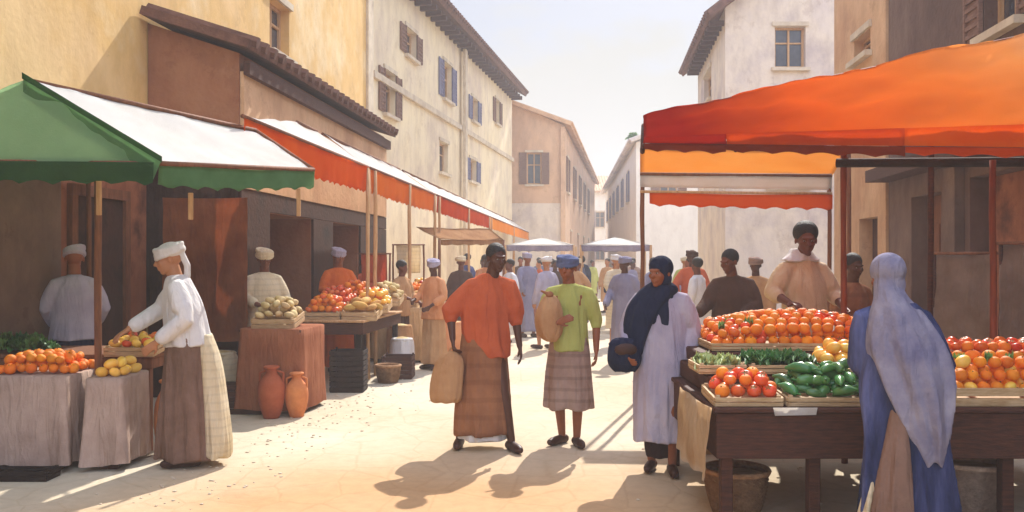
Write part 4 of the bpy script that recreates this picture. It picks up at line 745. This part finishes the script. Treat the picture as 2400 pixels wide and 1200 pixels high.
# small rust awning beyond the orange row
t = thing('small_awning', 'small tan awning under the far end of the orange row', 'awning', (0, 0, 0)); a, b = P(1030, 562, 16.5), P(1180, 562, 18.5)
fin(sheet([a, b, b + Vector((-.3, .5, .25)), a + Vector((-.5, .5, .25))], 16, 6, .03, .02, 80), 'roof_cloth', FAB['tan'], t, True); fin(sheet([a, b, Z(b, -.12), Z(a, -.12)], 16, 3, .0, .02, 81, ripple=.015, scallop=.03), 'valance', FAB['tan'], t, True)
pole(t, a, a.z, .025); pole(t, b, b.z, .025)

# ------------------------------------------------------------------ goods
def fruit_mesh(name, kind, m):
    bm = bmesh.new(); rr = random.Random(name)
    if kind == 'orange':
        ell(bm, (0, 0, 0), (.04, .04, .037), sub=3)
        for v in bm.verts:
            d = math.hypot(v.co.x, v.co.y)
            if v.co.z > 0: v.co.z -= .006*math.exp(-(d/.01)**2)
        M2 = [m, M['stalk']]; bx(bm, -.003, .003, -.003, .003, .028, .037, 1)
    elif kind == 'tomato':
        ell(bm, (0, 0, 0), (.04, .04, .032), sub=3)
        for v in bm.verts:
            a = math.atan2(v.co.y, v.co.x); d = math.hypot(v.co.x, v.co.y); v.co *= 1 + .03*math.cos(5*a)*min(1, d/.03)
            if v.co.z > 0: v.co.z -= .009*math.exp(-(d/.012)**2)
        for k in range(5):
            a = k*1.257; q = [bm.verts.new(x) for x in ((0, 0, .026), (.012*math.cos(a-.3), .012*math.sin(a-.3), .029), (.023*math.cos(a), .023*math.sin(a), .0295), (.012*math.cos(a+.3), .012*math.sin(a+.3), .029))]; f = bm.faces.new(q); f.material_index = 1
        M2 = [m, M['stalk']]
    elif kind == 'mango':
        ell(bm, (0, 0, 0), (.052, .038, .036), sub=3)
        for v in bm.verts: v.co.y += .3*v.co.x*abs(v.co.x)*8
        M2 = [m]
    elif kind == 'pepper':
        tube(bm, [(0, 0, .0), (.03, 0, .004), (.07, .004, .0), (.105, .012, -.008)], [.024, .03, .024, .01], n=12); n0 = len(bm.faces)
        tube(bm, [(-.02, 0, 0), (-.045, 0, .008)], [.006, .004], n=6)
        for f in bm.faces[n0:] if False else []: pass
        M2 = [m]
    elif kind == 'potato':
        ell(bm, (0, 0, 0), (.05, .036, .032), sub=3)
        for v in bm.verts: v.co *= 1 + .1*noise.noise(v.co*40)
        M2 = [m]
    elif kind == 'bread':
        ell(bm, (0, 0, 0), (.085, .06, .04), sub=3); M2 = [m]
    me = bpy.data.meshes.new(name); bmesh.ops.recalc_face_normals(bm, faces=bm.faces); bm.to_mesh(me); bm.free()
    for x in M2: me.materials.append(x)
    me.shade_smooth(); return me
FM = {k: fruit_mesh(*a) for k, a in dict(orange=('orange_fruit', 'orange', M['orange']), tomato=('tomato', 'tomato', M['tomato']), mango=('mango', 'mango', M['lemon']), pepper=('green_pepper', 'pepper', M['pepper']), potato=('potato', 'potato', M['potato']), bread=('bread_roll', 'bread', M['bread'])).items()}
def heap(kind, label, cat, group, x0, x1, y0, y1, z, sp=.078, layers=2, zs=0, mix=None, tilt=1, scale=1, peak=0):
    """fruit piled over a rectangle: each one an object; z surface height at y0, rising by zs to y1"""
    n = 0
    for l in range(layers):
        ins = l*sp*.62
        ny = max(1, int((y1-y0-2*ins)/(sp*.93))); nx = max(1, int((x1-x0-2*ins)/sp))
        if (x1-x0-2*ins) < sp*.8: break
        for j in range(ny):
            for i in range(nx):
                if l and l == layers-1 and layers < 3 and rnd.random() < .04: continue
                k = kind; lb = label; ct = cat; gp = group
                if mix and rnd.random() < mix[1]: k, lb, ct, gp = mix[0], mix[2], mix[3], mix[4]
                u = (i+.5+(.5 if j % 2 else 0)*.6)/nx; v = (j+.5)/ny
                x = x0+ins+(x1-x0-2*ins)*min(u, 1)+rnd.uniform(-.1, .1)*sp; y = y0+ins+(y1-y0-2*ins)*v+rnd.uniform(-.1, .1)*sp
                if l < layers-1 and min(x-x0, x1-x, y-y0) > ins+sp*1.75 and layers > 1: continue
                t = (y-y0)/(y1-y0); pk = peak*max(0, 1-((x-(x0+x1)/2)/((x1-x0)/2))**2)*max(0, 1-(t*2-1)**2)
                o = bpy.data.objects.new(FM[k].name, FM[k]); C.objects.link(o); o.location = (x, y, z+zs*t+pk+.034*scale+l*sp*.72)
                o.rotation_euler = (rnd.uniform(-.6, .6)*tilt, rnd.uniform(-.6, .6)*tilt, rnd.uniform(0, 6.28)); sc = scale*rnd.uniform(.84, 1.13); o.scale = (sc, sc, sc)
                tag(o, lb, ct, gp); n += 1
    return n
def crate(label, x0, x1, y0, y1, z, h=.16, zs=0, m='cratewood', cat='crate', rz=0):
    """open slatted crate"""
    cx, cy = (x0+x1)/2, (y0+y1)/2; t = thing('crate', label, cat, (cx, cy, z), rz); a, b = (x1-x0)/2, (y1-y0)/2
    t.rotation_euler = (math.atan2(zs, y1-y0), 0, rz)
    fin(bevbox(-a, a, -b, b, 0, .012, .002), 'base', M[m], t)
    n = max(2, int(h/.06)); hh = h/n
    for nm, s in (('front_slats', -1), ('back_slats', 1)):
        bm = bmesh.new()
        for k in range(n): bx(bm, -a, a, s*b-.007, s*b+.007, .014+k*hh, .014+k*hh+hh*.78)
        fin(bm, nm, M[m], t)
    for s in (-1, 1):
        bm = bmesh.new()
        for k in range(n): bx(bm, s*a-.007, s*a+.007, -b+.009, b-.009, .014+k*hh, .014+k*hh+hh*.78)
        fin(bm, 'side_slats', M[m], t)
    for sx in (-1, 1):
        for sy in (-1, 1): fin(bevbox(sx*(a-.02)-.012, sx*(a-.02)+.012, sy*(b-.02)-.01, sy*(b-.02)+.01, .013, h+.02, .002), 'corner_post', M[m], t)
    return t
def leafy(name, label, cat, loc, r=.11, n=26, m='leaf', group=None, rz=0, h=.1, stem=False):
    bm = bmesh.new(); rr = random.Random(loc[0]*99+loc[1]*7)
    for i in range(n):
        a = rr.uniform(0, 6.28); el = rr.uniform(.1, 1.35); L = r*rr.uniform(.7, 1.15); wd = L*rr.uniform(.3, .5); pr = None
        d = Vector((math.cos(a)*math.cos(el), math.sin(a)*math.cos(el), math.sin(el))); s = Vector((-math.sin(a), math.cos(a), 0))
        for k in range(6):
            t = k/5; c = d*L*t*(1-.1*t) + Vector((0, 0, -.35*L*t*t + h*.1)); ww = wd*math.sin(math.pi*(.12+.8*t))*(1+.15*math.sin(k*2.1+i)); up = Vector((0, 0, .03*math.sin(k*1.9+i)))
            q = [bm.verts.new(c - s*ww + up), bm.verts.new(c - Vector((0, 0, ww*.25))), bm.verts.new(c + s*ww - up)]
            if pr: bm.faces.new((pr[0], pr[1], q[1], q[0])); bm.faces.new((pr[1], pr[2], q[2], q[1]))
            pr = q
    o = fin(bm, name, M[m], None, True); o.location = loc; o.rotation_euler = (0, 0, rz); return tag(o, label, cat, group)
def table(label, x0, x1, y0, y1, z, top='darkwood', board=.29, legs=True, rz=0, name='market_table', bm_='darkwood', legm='darkwood', cover=None):
    cx, cy = (x0+x1)/2, (y0+y1)/2; t = thing(name, label, 'table', (cx, cy, 0), rz); a, b = (x1-x0)/2, (y1-y0)/2
    fin(bevbox(-a-.02, a+.02, -b-.02, b+.02, z-.03, z, .006), 'tabletop', M[top], t)
    if board:
        fin(bevbox(-a, a, -b, -b+.025, z-board, z-.033, .004), 'front_board', M[bm_], t)
        for s in (-1, 1): fin(bevbox(s*a-.025*(s > 0), s*a+.025*(s < 0), -b+.028, b, z-board, z-.033, .004), 'side_board', M[bm_], t)
    if legs:
        for sx in (-1, 1):
            for sy in (-1, 1): fin(bevbox(sx*(a-.07)-.035, sx*(a-.07)+.035, sy*(b-.07)-.035, sy*(b-.07)+.035, 0, z-.034, .005), 'leg', M[legm], t)
    if cover:
        bm = bmesh.new(); n = 200; top_ = z+.008; rings = []; sd_ = len(label)*1.3
        for lv in range(12):
            v = 0 if lv == 0 else (lv-1)/10; ring = []
            for k in range(n):
                an = 2*math.pi*k/n; ca, sa_ = math.cos(an), math.sin(an); e_ = .22
                px_, py_ = math.copysign(abs(ca)**e_, ca), math.copysign(abs(sa_)**e_, sa_); g_ = .03 if lv == 0 else .042
                X_, Y_ = px_*(a+g_), py_*(b+g_); L_ = math.hypot(X_, Y_); arc = (math.atan2(Y_, X_))
                f_ = v*(.5+.5*v)*(.028*math.sin(X_*19+Y_*23+sd_)+.018*math.sin(arc*17+sd_)+.02*(abs(px_*py_)**3)) + .02*v
                ring.append(bm.verts.new((X_*(1+f_/L_), Y_*(1+f_/L_), top_-(0 if lv == 0 else .008+v*(z-.05+.012*math.sin(arc*5+sd_))))))
            rings.append(ring)
        for p_, q_ in zip(rings, rings[1:]):
            for k in range(n): bm.faces.new((p_[k], p_[(k+1) % n], q_[(k+1) % n], q_[k]))
        bm.faces.new(rings[0])
        c = fin(bm, 'table_cover', cover, None, True); c.location = t.location; c.rotation_euler = t.rotation_euler; tag(c, 'cloth', 'tablecloth'); return t, c
    return t
def basket(label, p, r0, r1, h, m='wicker', rim=True, cat='basket', name='basket', plinth=None, handle=False):
    t = thing(name, label, cat, p); bm = bmesh.new(); n = 48; lv = 22; rings = []
    for j in range(lv+1):
        v = j/lv; r = r0+(r1-r0)*v+.06*math.sin(math.pi*v)*r1
        rings.append([bm.verts.new(((r+.006*math.cos(k*math.pi+j*math.pi))*math.cos(2*math.pi*k/n), (r+.006*math.cos(k*math.pi+j*math.pi))*math.sin(2*math.pi*k/n), h*v)) for k in range(n)])
    for a, b in zip(rings, rings[1:]):
        for k in range(n): bm.faces.new((a[k], a[(k+1) % n], b[(k+1) % n], b[k]))
    bm.faces.new(rings[0][::-1]); bmesh.ops.solidify(bm, geom=bm.faces[:], thickness=.012); fin(bm, 'basket_wall', M[m], t, True)
    bm = bmesh.new(); tube(bm, [(r1*math.cos(2*math.pi*k/24), r1*math.sin(2*math.pi*k/24), h+.005) for k in range(25)], .018, n=8, cap=False); fin(bm, 'rim', M[m], t, True)
    bm = bmesh.new(); g = bmesh.ops.create_cone(bm, cap_ends=True, segments=32, radius1=r1*.96, radius2=r1*.96, depth=.02)
    for v in bm.verts: v.co.z += h*.86
    fin(bm, 'lining', M['cratewood'] if plinth is None else M[plinth], t)
    return t
# --- right stall
table('long dark wooden stall table with a deep front board on the right', 1.2, 3.9, 5.2, 7.0, .735, legs=True, board=.3)
rt = [o for o in C.objects if o.get('label', '').startswith('long dark wooden stall')][0]
for x in (-.75, .4): fin(bevbox(x-.035, x+.035, -.83, -.76, 0, .43, .005), 'leg', M['darkwood'], rt)
fin(bevbox(-1.3, 1.3, -.45, .86, .738, .86, .01), 'display_step', M['darkwood'], rt); fin(bevbox(-1.25, 1.3, .05, .86, .863, .96, .01), 'display_step', M['darkwood'], rt)
crate('pale crate of tomatoes at the front left corner of the right stall', 1.2, 1.6, 5.24, 5.6, .74, .055, .03); heap('tomato', 'red tomato in the pale crate at the front corner of the right stall', 'tomato', 'tomatoes in the front crate', 1.21, 1.59, 5.25, 5.6, .78, layers=2, zs=.04, mix=('orange', .3, 'orange among the tomatoes in the front corner crate', 'orange', 'oranges among the tomatoes'))
crate('pale crate of green peppers beside the tomatoes on the right stall', 1.63, 2.15, 5.24, 5.6, .74, .055, .03); heap('pepper', 'green pepper in the front crate of the right stall', 'pepper', 'green peppers in the front crate', 1.65, 2.13, 5.25, 5.6, .775, sp=.075, layers=3, zs=.05, tilt=.6, scale=1.05)
crate('pale crate of cabbages in the second row of the right stall', 1.2, 1.5, 5.68, 6.02, .87, .05)
for i in range(4): x = 1.28+.14*(i % 2); y = 5.76+.16*(i//2); leafy('cabbage', 'pale green cabbage in the second row of the right stall', 'cabbage', (x, y, .91), .1, 34, 'cabbage', 'pale cabbages')
crate('pale crate of dark leafy greens behind the tomatoes on the right stall', 1.53, 1.95, 5.68, 6.02, .87, .05)
for i in range(8): x = 1.59+.1*(i % 4); y = 5.77+.16*(i//4); leafy('spinach_bunch', 'dark leafy bunch in the second row of the right stall', 'greens', (x, y, .92), .12, 26, 'darkleaf', 'dark leafy bunches')
crate('pale crate of yellow mangoes behind the green peppers', 1.98, 2.6, 5.68, 6.05, .87, .05); heap('mango', 'yellow orange mango in the second row of the right stall', 'mango', 'mangoes in the second row', 2.0, 2.58, 5.7, 6.04, .92, sp=.085, layers=2, zs=.03)
crate('wide back crate heaped with oranges on the right stall', 1.4, 2.75, 6.2, 6.9, .965, .045); heap('orange', 'orange in the big back heap of the right stall', 'orange', 'oranges in the big back heap', 1.4, 2.74, 6.2, 6.9, .97, layers=2, zs=.06, peak=.12, mix=('tomato', .24, 'red tomato in the big back heap of the right stall', 'tomato', 'tomatoes in the big back heap'))
crate('pale crate heaped with oranges at the far right edge of the stall', 2.6, 3.35, 5.24, 5.66, .74, .12, .03); heap('orange', 'orange in the crate at the right edge of the stall', 'orange', 'oranges at the right edge', 2.61, 3.34, 5.25, 5.66, .8, layers=3, zs=.09, mix=('mango', .15, 'yellow mango among the oranges at the right edge', 'mango', 'mangoes among the right edge oranges'))
crate('back crate of red tomatoes at the right edge of the stall', 2.75, 3.6, 5.75, 6.15, .87, .09); heap('tomato', 'red tomato in the back crate at the right edge', 'tomato', 'tomatoes at the right edge', 2.76, 3.58, 5.76, 6.14, .93, layers=2, zs=.03, mix=('orange', .4, 'orange among the tomatoes in the back right crate', 'orange', 'oranges in the back right crate'))
# paper price flag, basket and box near its foot
bm = sheet([(1.52, 5.165, .742), (1.78, 5.165, .742), (1.77, 5.16, .70), (1.53, 5.16, .695)], 8, 3, 0, .004, 1, th=.002); tag(fin(bm, 'paper_strip', M['paper']), 'white paper strip hanging over the front edge of the right stall', 'paper')
basket('tan wicker basket on the ground under the left end of the right stall', (1.42, 5.62, 0), .14, .2, .27, 'tanwicker')
basket('empty dark basket in the shade under the right stall table', (2.95, 5.7, 0), .16, .22, .3, 'wicker')
t = fin(sheet([(1.155, 5.16, .74), (1.155, 6.1, .74), (1.12, 6.1, .3), (1.12, 5.16, .3)], 40, 10, 0, .04, 91, ripple=.025, scallop=.012), 'end_cloth', FAB['sand'], None, True); tag(t, 'cream cloth hanging over the left end of the right stall table', 'cloth')
crate('deep pale crate of potatoes on the ground behind the orange heap', 1.5, 2.1, 7.3, 7.9, 0, .86, m='cratewood'); heap('potato', 'pale potato in the deep crate behind the orange heap', 'potato', 'potatoes behind the orange heap', 1.5, 2.1, 7.3, 7.9, .84, sp=.09, layers=2, peak=.1)
for i in range(12):
    x, y, z = (1.5+.1*i, 6.35+.04*(i*5 % 9), 1.12+.01*(i % 3)) if i < 8 else (2.75+.15*(i-8), 5.4+.03*(i % 3), .99)
    leafy('leaf_sprig', 'small green leaf sprig lying among the oranges ' + ('of the big back heap' if i < 8 else 'at the right edge'), 'leaves', (x, y, z), .055, 4, 'leaf', 'leaf sprigs in the back heap' if i < 8 else 'leaf sprigs at the right edge')
# --- left front stall
table('worn brown table at the front left stall under the green tent', -4.7, -2.98, 7.35, 8.1, .82, top='midwood', board=.12, bm_='midwood', legm='midwood')
TC = cloth('grey_brown_drape', '#c2a898', '#a58b7c', .05)
t, c = table('wooden counter under the wide drape', -3.98, -3.4, 6.72, 7.2, .72, board=0, cover=TC); t['label'] = 'wooden counter hidden under the wide grey brown drape'; c['label'] = 'wide grey brown drape over the counter at the front left corner'
t, c = table('wooden box stand under the drape', -3.2, -2.99, 6.75, 7.2, .7, board=0, cover=TC); t['label'] = 'slim wooden stand hidden under the narrow grey brown drape'; c['label'] = 'narrow grey brown drape between the tent post and the white tunic'
bm = bmesh.new(); g = thing('clay_jar', 'orange clay jar on the ground between the slim basket and the brown robe', 'jar', (-2.84, 7.35, 0))
loft(bm, [(0, 0, .6, .07, .07, 0), (0, 0, .54, .06, .06, 0), (0, 0, .42, .11, .11, 0), (0, 0, .22, .12, .12, 0), (0, 0, .0, .08, .08, 0)], n=32, lev=20); fin(bm, 'jar_body', M['clay'], g, True)
bm = bmesh.new(); tube(bm, [(.07*math.cos(2*math.pi*k/20), .07*math.sin(2*math.pi*k/20), .6) for k in range(21)], .014, n=8, cap=False); fin(bm, 'jar_rim', M['clay'], g, True)
crate('low blackened plank tray on the ground before the wide drape', -4.02, -3.36, 6.4, 6.6, 0, .06, m='blackwood')
for i in range(8): leafy('lettuce', 'green lettuce heaped on the front left table', 'lettuce', (-4.45+.13*(i % 5)+.05*(i//5), 7.5+.2*(i//5), .86+.03*(i//5)), .12, 26, 'leaf' if i % 2 else 'darkleaf', 'lettuces on the front left table')
heap('orange', 'orange piled on the wide grey brown drape at the front left', 'orange', 'oranges on the front left counter', -3.95, -3.38, 6.74, 7.2, .728, layers=2, peak=.05)
crate('pale tray crate of mixed fruit on the front left table', -3.36, -2.95, 7.3, 7.75, .83, .07, .05); heap('mango', 'yellow mango in the pale tray on the front left table', 'mango', 'mangoes in the left tray', -3.34, -2.97, 7.32, 7.74, .87, layers=1, sp=.085, zs=.05, mix=('tomato', .45, 'red tomato in the pale tray on the front left table', 'tomato', 'tomatoes in the left tray'))
heap('mango', 'mango on the narrow grey brown drape', 'mango', 'mangoes on the narrow drape', -3.2, -2.98, 6.76, 7.18, .708, layers=2, sp=.08)
# --- left middle tables
t, c = table('draped table nearest on the left row', -2.78, -2.16, 9.2, 9.95, .88, board=0, rz=-.1, cover=cloth('terracotta_cloth', '#a3684a', '#8f553a', .05)); c['label'] = 'terracotta cloth draped over the nearest table of the left row'
t['label'] = 'small wooden table hidden under the terracotta cloth'
table('long plank table loaded with fruit in the left row', -2.75, -1.75, 11.1, 13.2, .85, top='lightwood', board=.18, bm_='darkwood', legm='blackwood', rz=-.1)
t, c = table('draped far table', -2.1, -1.25, 13.9, 16.2, .85, board=0, rz=-.1, cover=cloth('sand_cloth', '#d3b184', '#bb9668', .05)); c['label'] = 'sand coloured cloth draped over the far table of the left row'; t['label'] = 'wooden table hidden under the sand coloured cloth'
k = 0
for (x, y, z, kd, lb) in ((-2.72, 9.26, .9, 'potato', 'pale crate of potatoes on the terracotta cloth'), (-2.62, 11.15, .86, 'orange', 'front crate of oranges on the plank table'), (-2.15, 11.2, .86, 'bread', 'front crate of bread on the plank table'), (-2.6, 11.75, .95, 'tomato', 'crate of tomatoes in the middle of the plank table'), (-2.1, 11.8, .92, 'mango', 'crate of mangoes in the middle of the plank table'),
      (-2.5, 12.4, 1.02, 'orange', 'back crate of oranges on the plank table'), (-2.02, 12.45, .98, 'potato', 'back crate of potatoes on the plank table'), (-1.95, 14.0, .87, 'bread', 'front crate of bread on the sand coloured cloth'), (-1.9, 14.7, .92, 'orange', 'middle crate of oranges on the sand coloured cloth'), (-1.8, 15.4, .97, 'mango', 'back crate of mangoes on the sand coloured cloth')):
    w_ = .44; crate(lb, x, x+w_, y, y+.48, z, .11, .06, rz=0)
    nm = {'orange': 'orange', 'bread': 'bread roll'}.get(kd, kd); heap(kd, f'{nm} in the {lb}', nm.split()[0], f'{nm} pieces in the {lb}', x+.01, x+w_-.01, y+.01, y+.47, z+.06, sp={'bread': .13, 'potato': .09, 'mango': .09}.get(kd, .08), layers=2 if kd not in ('bread',) else 1, zs=.06, peak=.09, scale=1.12, mix=('tomato', .2, f'red tomato in the {lb}', 'tomato', f'tomatoes in the {lb}') if kd in ('orange', 'mango') else None)
    k += 1
for i, (x, y, r, h, col, lb) in enumerate(((-3.3, 10.0, .2, .55, 'cream', 'cream grain sack standing behind the terracotta draped table'), (-1.7, 13.45, .2, .6, 'tan', 'tan grain sack standing between the plank table and sand cloth'), (-1.6, 12.9, .17, .45, 'white', 'white grain sack leaning at the end of the plank table'), (-1.0, 14.9, .22, .55, 'peach', 'peach sack beside the sand coloured cloth'))):
    t = thing('grain_sack', lb, 'sack', (x, y, 0)); bm = bmesh.new()
    loft(bm, [(0, 0, h, r*.8, r*.75, .06), (0, 0, h*.93, r*.95, r*.9, .08), (0, 0, h*.5, r*1.05, r, .05), (0, 0, h*.1, r, r*.95, .05), (0, 0, 0, r*.8, r*.8, .03)], n=48, lev=20, seed=i); fin(bm, 'sack_body', FAB[col], t, True)
    bm = bmesh.new(); tube(bm, [(r*.82*math.cos(2*math.pi*k/20), r*.8*math.sin(2*math.pi*k/20), h) for k in range(21)], .022, n=8, cap=False); fin(bm, 'rolled_rim', FAB[col], t, True)
    bm = bmesh.new(); ell(bm, (0, 0, h-.02), (r*.74, r*.7, .06), sub=3); fin(bm, 'grain', M['potato'], t, True)
# terracotta bundle & stools before the middle tables
for (lb, p_, m_, k_) in (('rust red clay jar standing before the terracotta draped table', (-2.44, 9.0, 0), 'redclay', .86), ('orange clay jar standing beside the rust red jar', (-2.2, 9.06, 0), 'clay', .74)):
    g = thing('clay_jar', lb, 'jar', p_); bm = bmesh.new(); loft(bm, [(0, 0, .6*k_, .08*k_, .08*k_, 0), (0, 0, .54*k_, .06*k_, .06*k_, 0), (0, 0, .4*k_, .15*k_, .15*k_, 0), (0, 0, .2*k_, .15*k_, .15*k_, 0), (0, 0, .0, .09*k_, .09*k_, 0)], n=32, lev=24); fin(bm, 'jar_body', M[m_], g, True)
    bm = bmesh.new(); tube(bm, [(.08*k_*math.cos(2*math.pi*k/20), .08*k_*math.sin(2*math.pi*k/20), .6*k_) for k in range(21)], .014, n=8, cap=False); fin(bm, 'jar_rim', M[m_], g, True)
    for sg in (-1, 1): bm = bmesh.new(); tube(bm, [(sg*.065*k_, 0, .56*k_), (sg*.14*k_, 0, .53*k_), (sg*.14*k_, 0, .42*k_)], .012, n=8); fin(bm, 'handle', M[m_], g, True)
crate('dark plank crate on the ground before the plank table', -2.2, -1.8, 10.7, 11.05, 0, .5, m='blackwood'); crate('brown crate on the ground under the near left tables', -3.1, -2.6, 9.2, 9.5, 0, .3, m='darkwood')
crate('low dark crate on the ground beside the far left tables', -1.75, -1.35, 11.9, 12.3, 0, .3, m='darkwood')
basket('small tan basket at the foot of the plank table', (-1.62, 11.6, 0), .12, .16, .22, 'tanwicker')
for (px0, px1, d, y0, y1, col, lb) in ((846, 905, 13.6, 596, 662, 'rust', 'rust red cloth hung from the far end of the left row'), (930, 985, 15.2, 575, 640, 'cream', 'cream cloth hung beside the tan small awning')):
    a, b = P(px0, y0, d), P(px1, y0, d+.2); z0 = P(px0, y1, d).z
    o = fin(sheet([a, b, (b.x, b.y, z0), (a.x, a.y, z0)], 20, 10, .02, .04, 17, ripple=.03), 'hanging_cloth', FAB[col], None, True); tag(o, lb, 'cloth')
    rod(o, a + Vector((-.08, 0, .01)), b + Vector((.08, 0, .01)), .012); [pole(o, (q.x, q.y, 0), q.z+.02, .016, 'midwood') for q in (a + Vector((-.06, 0, 0)), b + Vector((.06, 0, 0)))]
# backdrop cloths under the left canopies
for (x0, x1, y, z0, z1, col, lb) in ((-3.9, -2.95, 9.9, .7, 2.3, 'warmcloth', 'warm brown cloth hanging at the back of the green tent'), (-4.3, -3.2, 10.35, 1.0, 2.7, 'brown', 'dark brown cloth hanging behind the cream top')):
    o = fin(sheet([(x0, y, z1), (x1, y, z1), (x1, y, z0), (x0, y, z0)], 30, 12, .03, .05, 7, ripple=.03), 'hanging_cloth', FAB[col], None, True); tag(o, lb, 'cloth')
for (a, b, z0, z1, col, lb) in ((P(2190, 600, 9.2), P(2330, 600, 8.6), .75, 1.66, 'taupecloth', 'taupe cloth hanging behind the thin post at the right edge'), (P(2345, 560, 8.4), P(2480, 560, 8.0), .7, 1.75, 'taupecloth', 'paler taupe cloth hanging at the far right edge')):
    o = fin(sheet([(a.x, a.y, z1), (b.x, b.y, z1), (b.x, b.y, z0), (a.x, a.y, z0)], 30, 12, .03, .05, 7, ripple=.035), 'hanging_cloth', FAB[col], None, True); tag(o, lb, 'cloth')
    rod(o, (a.x-.05, a.y, z1+.01), (b.x+.05, b.y, z1+.01), .015); [pole(o, (q.x, q.y, 0), z1, .018, 'darkwood') for q in (a, b)]
# small plant on the far roof edge
leafy('roof_plant', 'small green plant on the eave of the far right house', 'plant', (6.2, 45.5, 7.9), .45, 40, 'leaf')

# ------------------------------------------------------------------ air
hm = bpy.data.materials.new('dusty_air'); hm.use_nodes = True; t = hm.node_tree; t.nodes.clear(); o_ = N(t, 'ShaderNodeOutputMaterial'); pv = N(t, 'ShaderNodeVolumePrincipled')
pv.inputs['Color'].default_value = (.9, .92, .97, 1); pv.inputs['Density'].default_value = .0034; pv.inputs['Anisotropy'].default_value = .2; t.links.new(pv.outputs[0], o_.inputs['Volume'])
bm = bmesh.new(); bx(bm, -60, 60, -12, 130, -1, 14); tag(fin(bm, 'haze', hm), 'pale dusty air that fades the far end of the street', 'haze', kind='stuff')
